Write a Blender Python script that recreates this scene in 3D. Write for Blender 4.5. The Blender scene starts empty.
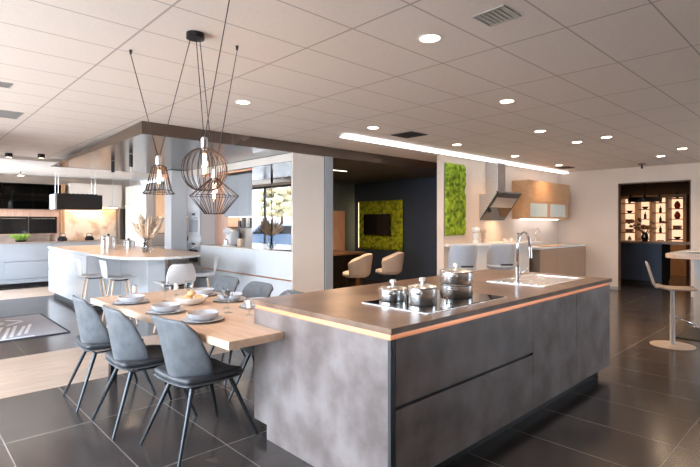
import bpy, math, random
from math import sin, cos, pi, radians, sqrt, atan2
random.seed(7)
C = bpy.context.scene.collection
S = bpy.context.scene
# ---------------------------------------------------------------- camera
cam = bpy.data.cameras.new('camera'); cam.sensor_width = 36.0; cam.lens = 481/700*36
cam.shift_y = -11.5/700; cam.clip_start = 0.02; cam.clip_end = 200
co = bpy.data.objects.new('camera', cam); C.objects.link(co)
YAW = atan2(507, 481)
co.location = (0, 0, 1.5); co.rotation_euler = (pi/2, 0, YAW - pi/2)
S.camera = co
# ---------------------------------------------------------------- world + exposure
S.view_settings.view_transform = 'Standard'; S.view_settings.look = 'None'
S.view_settings.gamma = 1.0; S.view_settings.exposure = 0.97
S.view_settings.use_curve_mapping = False
W = bpy.data.worlds.new('world'); S.world = W; W.use_nodes = True
bg = W.node_tree.nodes['Background']
bg.inputs[0].default_value = (0.76, 0.87, 1.0, 1); bg.inputs[1].default_value = 9.0
DOWN_W = 24.0      # watts of one ceiling downlight
WARM = (1.0, 0.66, 0.40)
sun = bpy.data.lights.new('sun', 'SUN'); sun.energy = 13.0; sun.angle = radians(2); sun.color = (1.0, .96, .90)
suno = bpy.data.objects.new('sun', sun); C.objects.link(suno); suno.rotation_euler = (radians(-28), radians(24), 0)   # high sun behind the building, on the forecourt
FW = (cos(YAW), sin(YAW)); RT = (sin(YAW), -cos(YAW))

def portal(x, y, z, sx, sz, rot):
    l = bpy.data.lights.new('window_daylight', 'AREA'); l.shape = 'RECTANGLE'; l.size = sx; l.size_y = sz
    l.cycles.is_portal = True
    o = bpy.data.objects.new('window_daylight', l); C.objects.link(o); o.location = (x, y, z); o.rotation_euler = rot
portal(-1.28, 4.47, 1.4, 6.0, 2.3, (pi/2, 0, -pi/2))
portal(.62, 12.1, 1.4, 3.0, 2.3, (pi/2, 0, -pi/2))     # big glazed front on the left
portal(8.95, -2.98, 1.4, 1.9, 2.3, (pi/2, 0, 0))

# ---------------------------------------------------------------- materials
M = {}
def nt(name):
    m = bpy.data.materials.new(name); m.use_nodes = True
    t = m.node_tree; M[name] = m
    return m, t, t.nodes['Principled BSDF']
def sp(b, **k):
    for a, v in k.items():
        n = a.replace('_', ' ')
        b.inputs[n].default_value = v
def c4(c): return (c[0], c[1], c[2], 1)
def mat(name, col, rough=0.5, metal=0.0, col2=None, scale=8.0, detail=4.0, bump=0.0, bscale=None, stretch=(1,1,1), lo=.35, hi=.65, rvar=0.0, coat=0.0, emis=None, es=0.0, spec=0.5, trans=0.0, ior=1.45):
    m, t, b = nt(name)
    sp(b, Roughness=rough, Metallic=metal)
    b.inputs['Base Color'].default_value = c4(col)
    b.inputs['Specular IOR Level'].default_value = spec
    b.inputs['Coat Weight'].default_value = coat; b.inputs['Coat Roughness'].default_value = 0.1
    b.inputs['Transmission Weight'].default_value = trans; b.inputs['IOR'].default_value = ior
    if emis: b.inputs['Emission Color'].default_value = c4(emis); b.inputs['Emission Strength'].default_value = es
    tc = t.nodes.new('ShaderNodeTexCoord'); mp = t.nodes.new('ShaderNodeMapping'); mp.inputs['Scale'].default_value = stretch
    t.links.new(tc.outputs['Object'], mp.inputs[0])
    n = t.nodes.new('ShaderNodeTexNoise'); n.inputs['Scale'].default_value = scale; n.inputs['Detail'].default_value = detail
    t.links.new(mp.outputs[0], n.inputs[0])
    r = t.nodes.new('ShaderNodeValToRGB'); r.color_ramp.elements[0].position = lo; r.color_ramp.elements[1].position = hi
    c2 = col2 if col2 else tuple(min(1, x*1.06) for x in col)
    r.color_ramp.elements[0].color = c4(col); r.color_ramp.elements[1].color = c4(c2)
    t.links.new(n.outputs[0], r.inputs[0]); t.links.new(r.outputs[0], b.inputs['Base Color'])
    if rvar:
        mr = t.nodes.new('ShaderNodeMapRange'); mr.inputs[3].default_value = rough - rvar; mr.inputs[4].default_value = rough + rvar
        t.links.new(n.outputs[0], mr.inputs[0]); t.links.new(mr.outputs[0], b.inputs['Roughness'])
    if bump:
        n2 = t.nodes.new('ShaderNodeTexNoise'); n2.inputs['Scale'].default_value = bscale or scale*4; n2.inputs['Detail'].default_value = 3
        t.links.new(mp.outputs[0], n2.inputs[0])
        bp = t.nodes.new('ShaderNodeBump'); bp.inputs['Strength'].default_value = bump; bp.inputs['Distance'].default_value = 0.01
        t.links.new(n2.outputs[0], bp.inputs['Height']); t.links.new(bp.outputs[0], b.inputs['Normal'])
    return m
def emit(name, col, s):
    m, t, b = nt(name)
    b.inputs['Base Color'].default_value = c4(col); b.inputs['Emission Color'].default_value = c4(col); b.inputs['Emission Strength'].default_value = s
    return m
def mathn(t, op, a, b=None, c=None):
    n = t.nodes.new('ShaderNodeMath'); n.operation = op
    for i, v in enumerate((a, b, c)):
        if v is None: continue
        if isinstance(v, (int, float)): n.inputs[i].default_value = v
        else: t.links.new(v, n.inputs[i])
    return n.outputs[0]
def line_mask(t, coord, off, step, half):   # 1 within half of a line at off + k*step
    a = mathn(t, 'SUBTRACT', coord, off); a = mathn(t, 'DIVIDE', a, step)
    a = mathn(t, 'SUBTRACT', a, mathn(t, 'ROUND', a)); a = mathn(t, 'ABSOLUTE', a)
    return mathn(t, 'LESS_THAN', a, half/step)
def mixc(t, f, a, b):
    n = t.nodes.new('ShaderNodeMix'); n.data_type = 'RGBA'
    if isinstance(f, (int, float)): n.inputs[0].default_value = f
    else: t.links.new(f, n.inputs[0])
    for i, v in ((6, a), (7, b)):
        if isinstance(v, tuple): n.inputs[i].default_value = c4(v)
        else: t.links.new(v, n.inputs[i])
    return n.outputs[2]
def world_xyz(t):
    g = t.nodes.new('ShaderNodeNewGeometry'); s = t.nodes.new('ShaderNodeSeparateXYZ'); t.links.new(g.outputs['Position'], s.inputs[0])
    return g.outputs['Position'], s.outputs[0], s.outputs[1], s.outputs[2]
def noise(t, vec, scale, detail=3, stretch=None):
    if stretch:
        mp = t.nodes.new('ShaderNodeMapping'); mp.inputs['Scale'].default_value = stretch; t.links.new(vec, mp.inputs[0]); vec = mp.outputs[0]
    n = t.nodes.new('ShaderNodeTexNoise'); n.inputs['Scale'].default_value = scale; n.inputs['Detail'].default_value = detail
    t.links.new(vec, n.inputs[0]); return n.outputs[0]
def ramp(t, f, a, b, lo=.35, hi=.65):
    r = t.nodes.new('ShaderNodeValToRGB'); e = r.color_ramp.elements
    e[0].position = lo; e[1].position = hi; e[0].color = c4(a); e[1].color = c4(b); t.links.new(f, r.inputs[0]); return r.outputs[0]

# ceiling tiles
m, t, b = nt('ceiling_tile'); P, x, y, z = world_xyz(t)
g = mathn(t, 'MAXIMUM', line_mask(t, x, 2.96, .928, .007), line_mask(t, y, 2.12, .4525, .0055))
base = ramp(t, noise(t, P, 40, 4), (.69, .605, .54), (.73, .64, .575), .3, .7)
t.links.new(mixc(t, g, base, (.42, .35, .31)), b.inputs['Base Color']); sp(b, Roughness=.9)
# dark floor tiles
m, t, b = nt('floor_tile'); P, x, y, z = world_xyz(t)
g = mathn(t, 'MAXIMUM', line_mask(t, x, 1.627, .5418, .0028), line_mask(t, y, .83, 1.045, .0028))
base = ramp(t, noise(t, P, 2.2, 3, (1,1,0)), (.042, .034, .031), (.070, .058, .053), .3, .7)
t.links.new(mixc(t, g, base, (.26, .24, .22)), b.inputs['Base Color'])
mr = t.nodes.new('ShaderNodeMapRange'); mr.inputs[3].default_value = .15; mr.inputs[4].default_value = .24; b.inputs['Specular IOR Level'].default_value = .75
t.links.new(noise(t, P, 3.0, 2, (1,1,0)), mr.inputs[0]); t.links.new(mr.outputs[0], b.inputs['Roughness'])
# wood plank floor
m, t, b = nt('floor_wood'); P, x, y, z = world_xyz(t)
row = mathn(t, 'FLOOR', mathn(t, 'DIVIDE', y, .142))
wn = t.nodes.new('ShaderNodeTexWhiteNoise'); wn.noise_dimensions = '1D'; t.links.new(row, wn.inputs['W'])
gr = noise(t, P, 3.0, 6, (1.2, 14, 1))
base = ramp(t, gr, (.36, .26, .19), (.56, .43, .34), .3, .7)
base = mixc(t, mathn(t, 'MULTIPLY', wn.outputs[0], .5), base, (.36, .25, .18))
t.links.new(mixc(t, line_mask(t, y, 0, .142, .0015), base, (.12, .08, .05)), b.inputs['Base Color']); sp(b, Roughness=.32)

mat('wall_cream', (.66, .55, .46), .85, col2=(.69, .58, .49), scale=2)
mat('wall_white', (.80, .77, .74), .8, scale=3)
mat('wall_navy', (.038, .058, .098), .6, col2=(.045, .067, .11), scale=2)
mat('wall_teal', (.15, .21, .225), .7, col2=(.17, .23, .245), scale=2)
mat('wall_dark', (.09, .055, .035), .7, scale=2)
mat('smooth_ceiling', (.74, .70, .66), .9)
mat('dark_ceiling', (.05, .04, .035), .6)
mat('white_lacquer', (.68, .69, .70), .22, scale=1, spec=.5)
mat('cream_lacquer', (.78, .71, .64), .25, scale=1)
mat('grey_blue_front', (.31, .33, .355), .35, scale=1)
mat('anthracite', (.045, .045, .048), .45)
mat('black', (.012, .012, .013), .35)
mat('black_metal', (.025, .025, .028), .28, metal=.6)
mat('leg_metal', (.05, .055, .06), .25, metal=.7)
mat('canopy_metal', (.13, .092, .070), .26, metal=.6, col2=(.15, .108, .082), scale=1.2, rvar=.05)
mat('canopy_under', (.10, .10, .105), .22, metal=.6, scale=1.2)
mat('frosted_backlit', (.58, .70, .69), .3, col2=(.70, .78, .76), scale=2)  # backlight of the frosted panes painted in as a pale colour
mat('steel', (.90, .90, .89), .27, metal=1.0, scale=2)
mat('brushed_steel', (.60, .60, .61), .30, metal=1.0, col2=(.68, .68, .69), scale=6, stretch=(1, 1, 14))
mat('chrome', (.85, .85, .86), .07, metal=1.0)
mat('copper', (.80, .38, .22), .32, metal=.85, scale=3)
mat('copper_lit', (.80, .38, .22), .35, metal=.7, scale=3, emis=(1.0,.36,.15), es=.16)  # weak emission stands in for warm LED light on the copper
mat('cage_metal', (.030, .016, .012), .5, metal=.2)
mat('island_front', (.155, .120, .108), .42, col2=(.285, .240, .226), scale=4.2, detail=9, lo=.36, hi=.66, bump=.06, bscale=30, rvar=.08)
mat('worktop_dark', (.15, .085, .052), .34, col2=(.28, .175, .115), scale=3.4, detail=9, lo=.36, hi=.64, rvar=.07)
mat('worktop_stone', (.26, .20, .165), .35, col2=(.36, .28, .23), scale=5, detail=8)
mat('oak', (.60, .41, .28), .36, col2=(.74, .55, .41), scale=3.0, detail=8, stretch=(9, 1.2, 9), lo=.28, hi=.72, bump=.05)
mat('oak_x', (.60, .43, .31), .3, col2=(.72, .55, .43), scale=3.0, detail=8, stretch=(1.2, 9, 9), lo=.28, hi=.72)
mat('orange_wood', (.58, .33, .17), .4, col2=(.66, .40, .22), scale=3.0, detail=6, stretch=(1.2, 6, 6))
mat('pink_wood', (.60, .36, .26), .45, col2=(.70, .45, .33), scale=3.0, detail=6, stretch=(9, 9, 1))
mat('taupe_front', (.40, .27, .19), .4, scale=2)
mat('taupe_side', (.20, .15, .10), .45, scale=2)
mat('dark_wood', (.10, .05, .028), .4, col2=(.16, .08, .045), scale=3, stretch=(9, 9, 1))
mat('frame_wood', (.44, .23, .11), .45, col2=(.52, .29, .15), scale=3, stretch=(9, 9, 1))
mat('shell_fabric', (.090, .094, .100), .62, col2=(.125, .130, .138), scale=14, detail=8, bump=.25, bscale=350)
mat('seat_leather', (.035, .036, .040), .42, col2=(.06, .06, .065), scale=10, bump=.1, bscale=120)
mat('blue_grey_plastic', (.44, .46, .50), .4, scale=2)
mat('white_plastic', (.66, .66, .67), .35, scale=2)
mat('beige_fabric', (.62, .56, .52), .75, bump=.2, bscale=250)
mat('beige_plastic', (.52, .43, .36), .45)
mat('ceramic', (.55, .56, .59), .25, col2=(.62, .63, .66), scale=20)
mat('ceramic_inside', (.42, .43, .46), .35, col2=(.50, .51, .54), scale=30)
mat('ceramic_white', (.80, .78, .75), .3)
mat('placemat', (.33, .27, .23), .85, col2=(.45, .38, .32), scale=60, bump=.3, bscale=200)
mat('bread', (.62, .33, .13), .7, col2=(.80, .52, .26), scale=14, bump=.2)
mat('pampas', (.88, .70, .54), .95, col2=(.92, .78, .62), scale=20)
mat('twig', (.25, .15, .08), .8)
mat('green_leaf', (.16, .28, .03), .6, col2=(.25, .38, .06), scale=20)
mat('moss', (.14, .20, .010), .95, col2=(.46, .52, .02), scale=11, detail=6, lo=.38, hi=.62)
mat('moss_bright', (.10, .18, .008), .95, col2=(.38, .50, .03), scale=13, detail=6, lo=.38, hi=.62)
mat('marble', (.62, .44, .30), .2, col2=(.86, .72, .58), scale=3.2, detail=10, lo=.40, hi=.52)
mat('black_glass', (.006, .006, .007), .04, spec=.6, coat=.5)
mat('screen', (.008, .009, .012), .08)
mat('rug_grey', (.36, .36, .40), .9, bump=.2, bscale=200)
mat('rug_white', (.78, .80, .84), .9, bump=.2, bscale=200)
mat('rug_edge', (.03, .035, .05), .9)
mat('grille', (.33, .31, .29), .6)
mat('vent_grey', (.40, .38, .34), .7)
mat('white_trim', (.82, .80, .77), .5)
mat('red_glaze', (.30, .02, .012), .25)
mat('asphalt', (.46, .43, .40), .9, col2=(.52, .49, .46), scale=4)
mat('leaf_out', (.22, .24, .15), .9, col2=(.45, .34, .20), scale=3)
mat('bark', (.10, .07, .05), .9)
mat('car_paint', (.06, .09, .14), .15, coat=1)
mat('tyre', (.02, .02, .02), .8)
mat('bottle_dark', (.03, .025, .02), .15)
emit('lamp_warm', (1.0, .86, .68), 14.0)
emit('lamp_small', (1.0, .80, .58), 5.0)
emit('bulb_glow', (1.0, .52, .22), 10.0)
emit('filament', (1.0, .56, .32), 5.0)
emit('cove_light', (.92, .95, 1.0), 1.4)
emit('cabinet_led', (.92, .95, 1.0), 8.0)
emit('linear_light', (1.0, .80, .62), 3.0)
emit('shelf_light', (1.0, .66, .42), .62)
emit('copper_led', (1.0, .42, .20), .9)
emit('warm_strip', (1.0, .62, .32), 3.5)
def glassm(name, tint, fres=1.45, refl=1.0, rough=0.0):
    m = bpy.data.materials.new(name); m.use_nodes = True; t = m.node_tree; M[name] = m
    t.nodes.remove(t.nodes['Principled BSDF']); out = t.nodes['Material Output']
    tr = t.nodes.new('ShaderNodeBsdfTransparent'); tr.inputs[0].default_value = c4(tint)
    gl = t.nodes.new('ShaderNodeBsdfGlossy'); gl.inputs['Roughness'].default_value = rough
    lw = t.nodes.new('ShaderNodeLayerWeight'); lw.inputs[0].default_value = .5
    mx = t.nodes.new('ShaderNodeMixShader')
    f = mathn(t, 'MULTIPLY_ADD', mathn(t, 'POWER', lw.outputs['Facing'], 4.0), 1-fres, fres); f = mathn(t, 'MULTIPLY', f, refl)
    t.links.new(f, mx.inputs[0]); t.links.new(tr.outputs[0], mx.inputs[1]); t.links.new(gl.outputs[0], mx.inputs[2]); t.links.new(mx.outputs[0], out.inputs[0])
glassm('window_glass', (.96, .97, .98), .03, .6)
glassm('clear_glass', (.93, .95, .96), .05, .8)
glassm('mirror_glass', (.16, .17, .18), .50, 1.0)
glassm('frosted_glass', (.75, .85, .88), .12, 1.0, .4)
glassm('smoked_glass', (.10, .08, .07), .06, .9)

# ---------------------------------------------------------------- mesh helpers
class B:
    def __init__(s): s.v = []; s.f = []
    def add(s, v, f):
        n = len(s.v); s.v += [tuple(p) for p in v]; s.f += [tuple(i+n for i in q) for q in f]; return s
    def box(s, x0, x1, y0, y1, z0, z1):
        v = [(x0,y0,z0),(x1,y0,z0),(x1,y1,z0),(x0,y1,z0),(x0,y0,z1),(x1,y0,z1),(x1,y1,z1),(x0,y1,z1)]
        return s.add(v, [(0,3,2,1),(4,5,6,7),(0,1,5,4),(1,2,6,5),(2,3,7,6),(3,0,4,7)])
    def prism(s, poly, z0, z1):
        a = sum(poly[i][0]*poly[(i+1) % len(poly)][1]-poly[(i+1) % len(poly)][0]*poly[i][1] for i in range(len(poly)))
        if a < 0: poly = poly[::-1]
        n = len(poly)
        v = [(x, y, z0) for x, y in poly]+[(x, y, z1) for x, y in poly]
        return s.add(v, [tuple(range(n))[::-1], tuple(range(n, 2*n))]+[(i, (i+1) % n, n+(i+1) % n, n+i) for i in range(n)])
    def lathe(s, prof, c=(0,0,0), n=32):       # prof: (r,z) from bottom outside ... ; closed caps when r==0
        v = []; f = []; rows = []
        for r, z in prof:
            if r < 1e-6: rows.append([len(v)]); v.append((c[0], c[1], c[2]+z))
            else:
                rows.append([len(v)+i for i in range(n)])
                v += [(c[0]+r*cos(2*pi*i/n), c[1]+r*sin(2*pi*i/n), c[2]+z) for i in range(n)]
        for a, b in zip(rows, rows[1:]):
            for i in range(n):
                j = (i+1) % n
                if len(a) == 1 and len(b) == 1: continue
                if len(a) == 1: f.append((a[0], b[j], b[i]))
                elif len(b) == 1: f.append((a[i], a[j], b[0]))
                else: f.append((a[i], a[j], b[j], b[i]))
        return s.add(v, f)
    def cyl(s, c, r, h, n=24): return s.lathe([(0,0),(r,0),(r,h),(0,h)], c, n)
    def tube(s, pts, r, n=8, closed=False):
        rs = r if isinstance(r, (list, tuple)) else [r]*len(pts)
        v = []; f = []; N = len(pts); up = None
        for k, p in enumerate(pts):
            a = pts[(k-1) % N] if (closed or k > 0) else p; b = pts[(k+1) % N] if (closed or k < N-1) else p
            d = [b[i]-a[i] for i in range(3)]; L = sqrt(sum(q*q for q in d)) or 1; d = [q/L for q in d]
            if up is None: up = (0,0,1) if abs(d[2]) < .9 else (1,0,0)
            dt = sum(up[i]*d[i] for i in range(3)); u = [up[i]-dt*d[i] for i in range(3)]
            L = sqrt(sum(q*q for q in u)) or 1; u = [q/L for q in u]; up = u
            w = [d[1]*u[2]-d[2]*u[1], d[2]*u[0]-d[0]*u[2], d[0]*u[1]-d[1]*u[0]]
            for i in range(n):
                q = 2*pi*i/n; v.append(tuple(p[j]+rs[k]*(cos(q)*u[j]+sin(q)*w[j]) for j in range(3)))
        for k in range(N if closed else N-1):
            for i in range(n):
                a = k*n; b = ((k+1) % N)*n; j = (i+1) % n
                f.append((a+i, a+j, b+j, b+i))
        if not closed: f += [tuple(range(n))[::-1], tuple(range((N-1)*n, N*n))]
        return s.add(v, f)
    def sphere(s, c, r, sz=1.0, n=16, m=10):
        return s.lathe([(r*sin(pi*i/m) if 0 < i < m else 0, -r*sz*cos(pi*i/m)) for i in range(m+1)], c, n)
    def grid(s, fn, nu, nv):
        v = [fn(i/nu, j/nv) for j in range(nv+1) for i in range(nu+1)]
        return s.add(v, [(j*(nu+1)+i, j*(nu+1)+i+1, (j+1)*(nu+1)+i+1, (j+1)*(nu+1)+i) for j in range(nv) for i in range(nu)])
def obj(name, b, m, parent=None, bevel=0, smooth=False, solid=0, sub=0, seg=2):
    me = bpy.data.meshes.new(name); me.from_pydata(b.v, [], b.f); me.validate(); me.update()
    o = bpy.data.objects.new(name, me); C.objects.link(o); me.materials.append(M[m])
    if smooth:
        for p in me.polygons: p.use_smooth = True
        if smooth == 'auto':
            import bmesh
            bm = bmesh.new(); bm.from_mesh(me)
            for e in bm.edges:
                if len(e.link_faces) == 2 and e.calc_face_angle(0) > radians(38): e.smooth = False
            bm.to_mesh(me); bm.free()
    if solid:
        k = o.modifiers.new('s', 'SOLIDIFY'); k.thickness = solid; k.offset = 0
    if bevel:
        k = o.modifiers.new('b', 'BEVEL'); k.width = bevel; k.segments = seg; k.limit_method = 'ANGLE'
    if sub:
        k = o.modifiers.new('u', 'SUBSURF'); k.levels = sub; k.render_levels = sub
    if parent: o.parent = parent
    return o
def tag(o, label=None, cat=None, group=None, kind=None):
    if label: o['label'] = label
    if cat: o['category'] = cat
    if group: o['group'] = group
    if kind: o['kind'] = kind
    return o
def thing(name, label, cat, loc=(0,0,0), rz=0, group=None):
    o = bpy.data.objects.new(name, None); C.objects.link(o); o.empty_display_size = .1
    o.location = loc; o.rotation_euler = (0, 0, rz); return tag(o, label, cat, group)
def struct(name, b, m, parent=None, **k):
    o = obj(name, b, m, parent, **k)
    if not parent: o['kind'] = 'structure'
    return o
def copy_tree(o, parent=None):
    c = o.copy(); C.objects.link(c)
    if parent: c.parent = parent
    for ch in list(o.children): copy_tree(ch, c)
    return c
def place(proto, first, loc, rz, label, group=None, scale=None):
    o = proto if first else copy_tree(proto)
    o.location = loc; o.rotation_euler = (0, 0, rz); o['label'] = label
    if group: o['group'] = group
    if scale: o.scale = (scale,)*3
    return o
def spot(parent, loc, w, size=2.6, col=WARM, r=.04, blend=.8, tgt=None):
    l = bpy.data.lights.new('lamp_light', 'SPOT'); l.energy = w; l.color = col; l.spot_size = size; l.spot_blend = blend; l.shadow_soft_size = r
    o = bpy.data.objects.new('lamp_light', l); C.objects.link(o); o.parent = parent; o.location = loc
    return o
def arealight(parent, loc, sx, sy, w, rot=(0,0,0), col=WARM):
    l = bpy.data.lights.new('strip_light', 'AREA'); l.shape = 'RECTANGLE'; l.size = sx; l.size_y = sy; l.energy = w; l.color = col
    o = bpy.data.objects.new('strip_light', l); C.objects.link(o); o.parent = parent; o.location = loc; o.rotation_euler = rot
    return o
Z = 2.68      # ceiling
# ================================================================= SETTING
struct('floor', B().box(-1.4, 17, -3.1, 5.0, -.1, 0).box(-1.4, 17, 6.42, 7.5, -.1, 0).box(.5, 17, 7.5, 11.34, -.1, 0).box(.5, 17, 12.9, 13.92, -.1, 0), 'floor_tile')
struct('trim_1', B().box(-1.4, 17, 5.0, 6.42, -.1, 0), 'floor_wood')
struct('trim_2', B().box(.5, 17, 11.34, 12.9, -.1, 0), 'floor_wood')
struct('ceiling', B().box(-1.4, 11.72, -3.1, 7.6, Z, Z+.1).box(.5, 11.72, 7.6, 10.35, Z, Z+.1), 'ceiling_tile')
struct('trim_3', B().box(.5, 9.2, 10.35, 13.92, Z-.06, Z+.1), 'smooth_ceiling')
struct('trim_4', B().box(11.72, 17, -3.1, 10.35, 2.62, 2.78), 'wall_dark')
# left glazed front: sill, head and window frames; unseen step-in and solid bays are shaped for reflections and daylight
b = B().box(-1.4, -1.3, -3.1, 7.5, 0, .25).box(-1.4, -1.3, -3.1, 7.5, 2.55, Z).box(-1.4, -1.3, -3.1, 1.43, .25, 2.55).box(-1.4, .6, 7.5, 7.6, 0, Z)
b.box(.5, .6, 7.6, 13.92, 0, .25).box(.5, .6, 7.6, 13.92, 2.55, Z-.06).box(.5, .6, 13.62, 13.92, .25, 2.55).box(.5, .6, 7.6, 10.61, .25, 2.55)
struct('wall_left', b, 'wall_cream')
wins = [(-1.4, 1.4333+i*3.0333, 3.0333) for i in range(2)]+[(.5, 10.61, 3.01)]
for i, (x0, y0, w_) in enumerate(wins):
    x1, y1 = x0+.1, y0+w_
    b = B().box(x0, x1, y0, y0+.06, .25, 2.55).box(x0, x1, y1-.06, y1, .25, 2.55).box(x0, x1, y0+.06, y1-.06, .25, .31).box(x0, x1, y0+.06, y1-.06, 2.49, 2.55).box(x0+.02, x1-.02, y0+w_/2-.025, y0+w_/2+.025, .31, 2.49)
    w = struct('window_%d' % (i+1), b, 'black_metal')
    obj('pane', B().box(x0+.04, x0+.05, y0+.06, y1-.06, .31, 2.49), 'window_glass', w)
b = B().box(-1.3, 8.0, -3.1, -3.0, 0, Z).box(9.9, 11.59, -3.1, -3.0, 0, Z).box(8.0, 9.9, -3.1, -3, 0, .25).box(8.0, 9.9, -3.1, -3, 2.55, Z)
struct('wall_behind', b, 'wall_cream')
for i in range(1):
    x0 = 8.0
    b = B().box(x0, x0+.06, -3.1, -3.0, .25, 2.55).box(x0+1.84, x0+1.9, -3.1, -3.0, .25, 2.55).box(x0+.06, x0+1.84, -3.1, -3.0, .25, .31).box(x0+.06, x0+1.84, -3.1, -3.0, 2.49, 2.55)
    w = struct('window_%d' % (i+6), b, 'black_metal')
    obj('pane', B().box(x0+.06, x0+1.84, -3.06, -3.05, .31, 2.49), 'window_glass', w)
# right wall with the wide opening into the bar room
b = B().box(11.59, 11.71, -3.0, 2.29, 0, Z).box(11.59, 11.71, 3.63, 4.95, 0, Z).box(11.59, 11.71, 2.29, 3.63, 2.35, Z)
struct('wall_right', b, 'wall_cream')
struct('baseboard_right', B().box(11.575, 11.59, 3.63, 4.3, 0, .07), 'grille')
struct('trim_5', B().box(11.592, 11.72, 2.29, 2.31, 0, 2.35).box(11.592, 11.72, 3.61, 3.63, 0, 2.35).box(11.592, 11.72, 2.31, 3.61, 2.33, 2.35), 'dark_wood')
# hood wall
struct('wall_back', B().box(6.94, 11.71, 4.95, 5.09, 0, Z-.002), 'wall_cream')
# office
struct('wall_office', B().box(9.0, 9.12, 5.09, 9.4, 0, Z-.002), 'wall_navy')
struct('wall_office_back', B().box(5.05, 9.0, 9.3, 9.42, 0, 2.53), 'wall_teal')
struct('wall_divider', B().box(4.90, 5.05, 5.74, 13.8, 0, 2.53), 'wall_teal')
# left kitchen wall
struct('wall_far', B().box(.6, 5.05, 13.8, 13.92, 0, Z-.06), 'wall_cream')
# bar room behind the opening
struct('wall_bar', B().box(16.5, 16.6, 0, 6.5, 0, 2.62), 'wall_dark')
struct('wall_bar_left', B().box(11.71, 16.5, 5.4, 5.5, 0, 2.62), 'wall_dark')
struct('wall_bar_right', B().box(11.71, 16.5, 0.5, 0.6, 0, 2.62), 'wall_dark')

# metal canopy: fascia + underside, one long dropped frame
cy = thing('ceiling_canopy', 'long dropped dark brushed metal canopy under the tiled ceiling', 'canopy', (2.1, 5.74, 2.53))
b = B(); x0, x1, y0, y1 = 0, 6.88, 0, 4.56
b.add([(0,0,0),(x1,0,0),(x1,0,.149),(0,0,.149),(0,.03,0),(x1,.03,0),(x1,.03,.149),(0,.03,.149)], [(0,1,2,3),(7,6,5,4),(0,4,5,1),(3,2,6,7),(1,5,6,2),(4,0,3,7)])
b.add([(0,.03,0),(0,y1,0),(0,.03,.149),(.03,.03,0),(.03,y1,0),(.03,.03,.149)], [(0,2,1),(3,4,5),(0,1,4,3),(1,2,5,4),(2,0,3,5)])
obj('fascia', b, 'canopy_metal', cy)
obj('underside', B().box(.03, 2.79, .03, y1, .001, .02), 'canopy_under', cy)
oc = obj('office_underside', B().box(2.79, x1, .03, y1, .001, .02), 'dark_ceiling', cy)
oc['label'] = 'dark matt underside over the office'
b = B().box(0, 1.35, -.03, .03, 0, .02)
ol = thing('linear_light', 'thin warm linear light in the dark office ceiling', 'light', (5.55, 7.0, 2.505)); 
obj('housing', B().box(0, 1.0, -.03, .03, .005, .026), 'black_metal', ol); obj('diffuser', B().box(.01, .99, -.02, .02, 0, .005), 'linear_light', ol)
arealight(ol, (.5, 0, -.01), .95, .04, 45)

# cove light along the wall line
cv = thing('cove_light', 'long glowing white cove light line along the ceiling', 'light', (4.35, 4.72, Z-.045))
obj('profile', B().box(0, 7.15, -.03, .03, .02, .045), 'white_trim', cv)
obj('diffuser', B().box(.01, 7.14, -.07, .07, 0, .02), 'cove_light', cv)

# ================================================================= KITCHEN ISLAND
TI = .948
ki = thing('kitchen_island', 'large dark stone-effect kitchen island with brown worktop and copper handle channel', 'kitchen island', (1.87, 1.665, 0))
def P_(x, y): return (x-1.87, y-1.665)
obj('end_panel', B().prism([(0,.02),(.03,.02),(.03,1.30),(0,1.30)], .10, .885).box(0, .03, .02, 1.14, 0, .10), 'island_front', ki)
obj('corner_post', B().box(.0, .035, 0, .019, 0, .885), 'anthracite', ki)
obj('carcass', B().box(.031, 3.20, .024, 1.29, .10, .884), 'anthracite', ki)
obj('plinth', B().box(.031, 3.12, .075, 1.17, 0, .10), 'black', ki)
obj('drawer', B().box(.040, 1.588, 0, .022, .528, .885), 'island_front', ki, bevel=.0015)
obj('drawer', B().box(.040, 1.588, 0, .022, .100, .508), 'island_front', ki, bevel=.0015)
obj('door', B().box(1.592, 2.40, 0, .022, .100, .885), 'island_front', ki, bevel=.0015)
obj('door', B().box(2.404, 3.212, 0, .022, .100, .885), 'island_front', ki, bevel=.0015)
obj('end_panel', B().box(3.202, 3.214, .024, 1.30, .1, .885), 'island_front', ki)
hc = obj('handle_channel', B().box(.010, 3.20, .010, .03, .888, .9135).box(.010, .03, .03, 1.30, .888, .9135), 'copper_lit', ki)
obj('channel_lip', B().box(-.004, 3.216, -.004, .010, .8855, .8895).box(-.004, .010, .010, 1.30, .8855, .8895), 'copper', ki)
hc['label'] = 'copper handle channel under the worktop'
obj('worktop', B().box(-.008, 3.24, -.012, 1.31, .914, TI), 'worktop_dark', ki, bevel=.003)

# cooktop
ct = thing('cooktop', 'black glass cooktop with steel rim set in the dark island worktop', 'cooktop', (2.31, 1.76, TI))
obj('rim', B().box(0, .94, 0, .56, .0005, .005), 'steel', ct, bevel=.001)
obj('glass', B().box(.012, .928, .012, .548, .0052, .008), 'black_glass', ct)
# sink
sk = thing('sink', 'stainless steel inset sink with drainer at the right end of the island', 'sink', (3.98, 1.82, TI))
X, Y = .92, .54
b = B().box(0, .36, 0, Y, .0005, .006).box(.36, X, 0, .05, .0005, .006).box(.36, X, Y-.05, Y, .0005, .006).box(X-.04, X, .05, Y-.05, .0005, .006)
obj('rim', b, 'steel', sk, bevel=.001)
b = B().box(.36, X-.04, .05, Y-.05, .0003, .0012)
obj('basin', b, 'brushed_steel', sk)
b = B()
for i in range(6): b.box(.05, .33, .09+i*.065, .10+i*.065, .006, .009)
obj('drainer', b, 'chrome', sk)
obj('drain', B().cyl((.62, .27, .0013), .045, .003), 'chrome', sk, smooth='auto')
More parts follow.
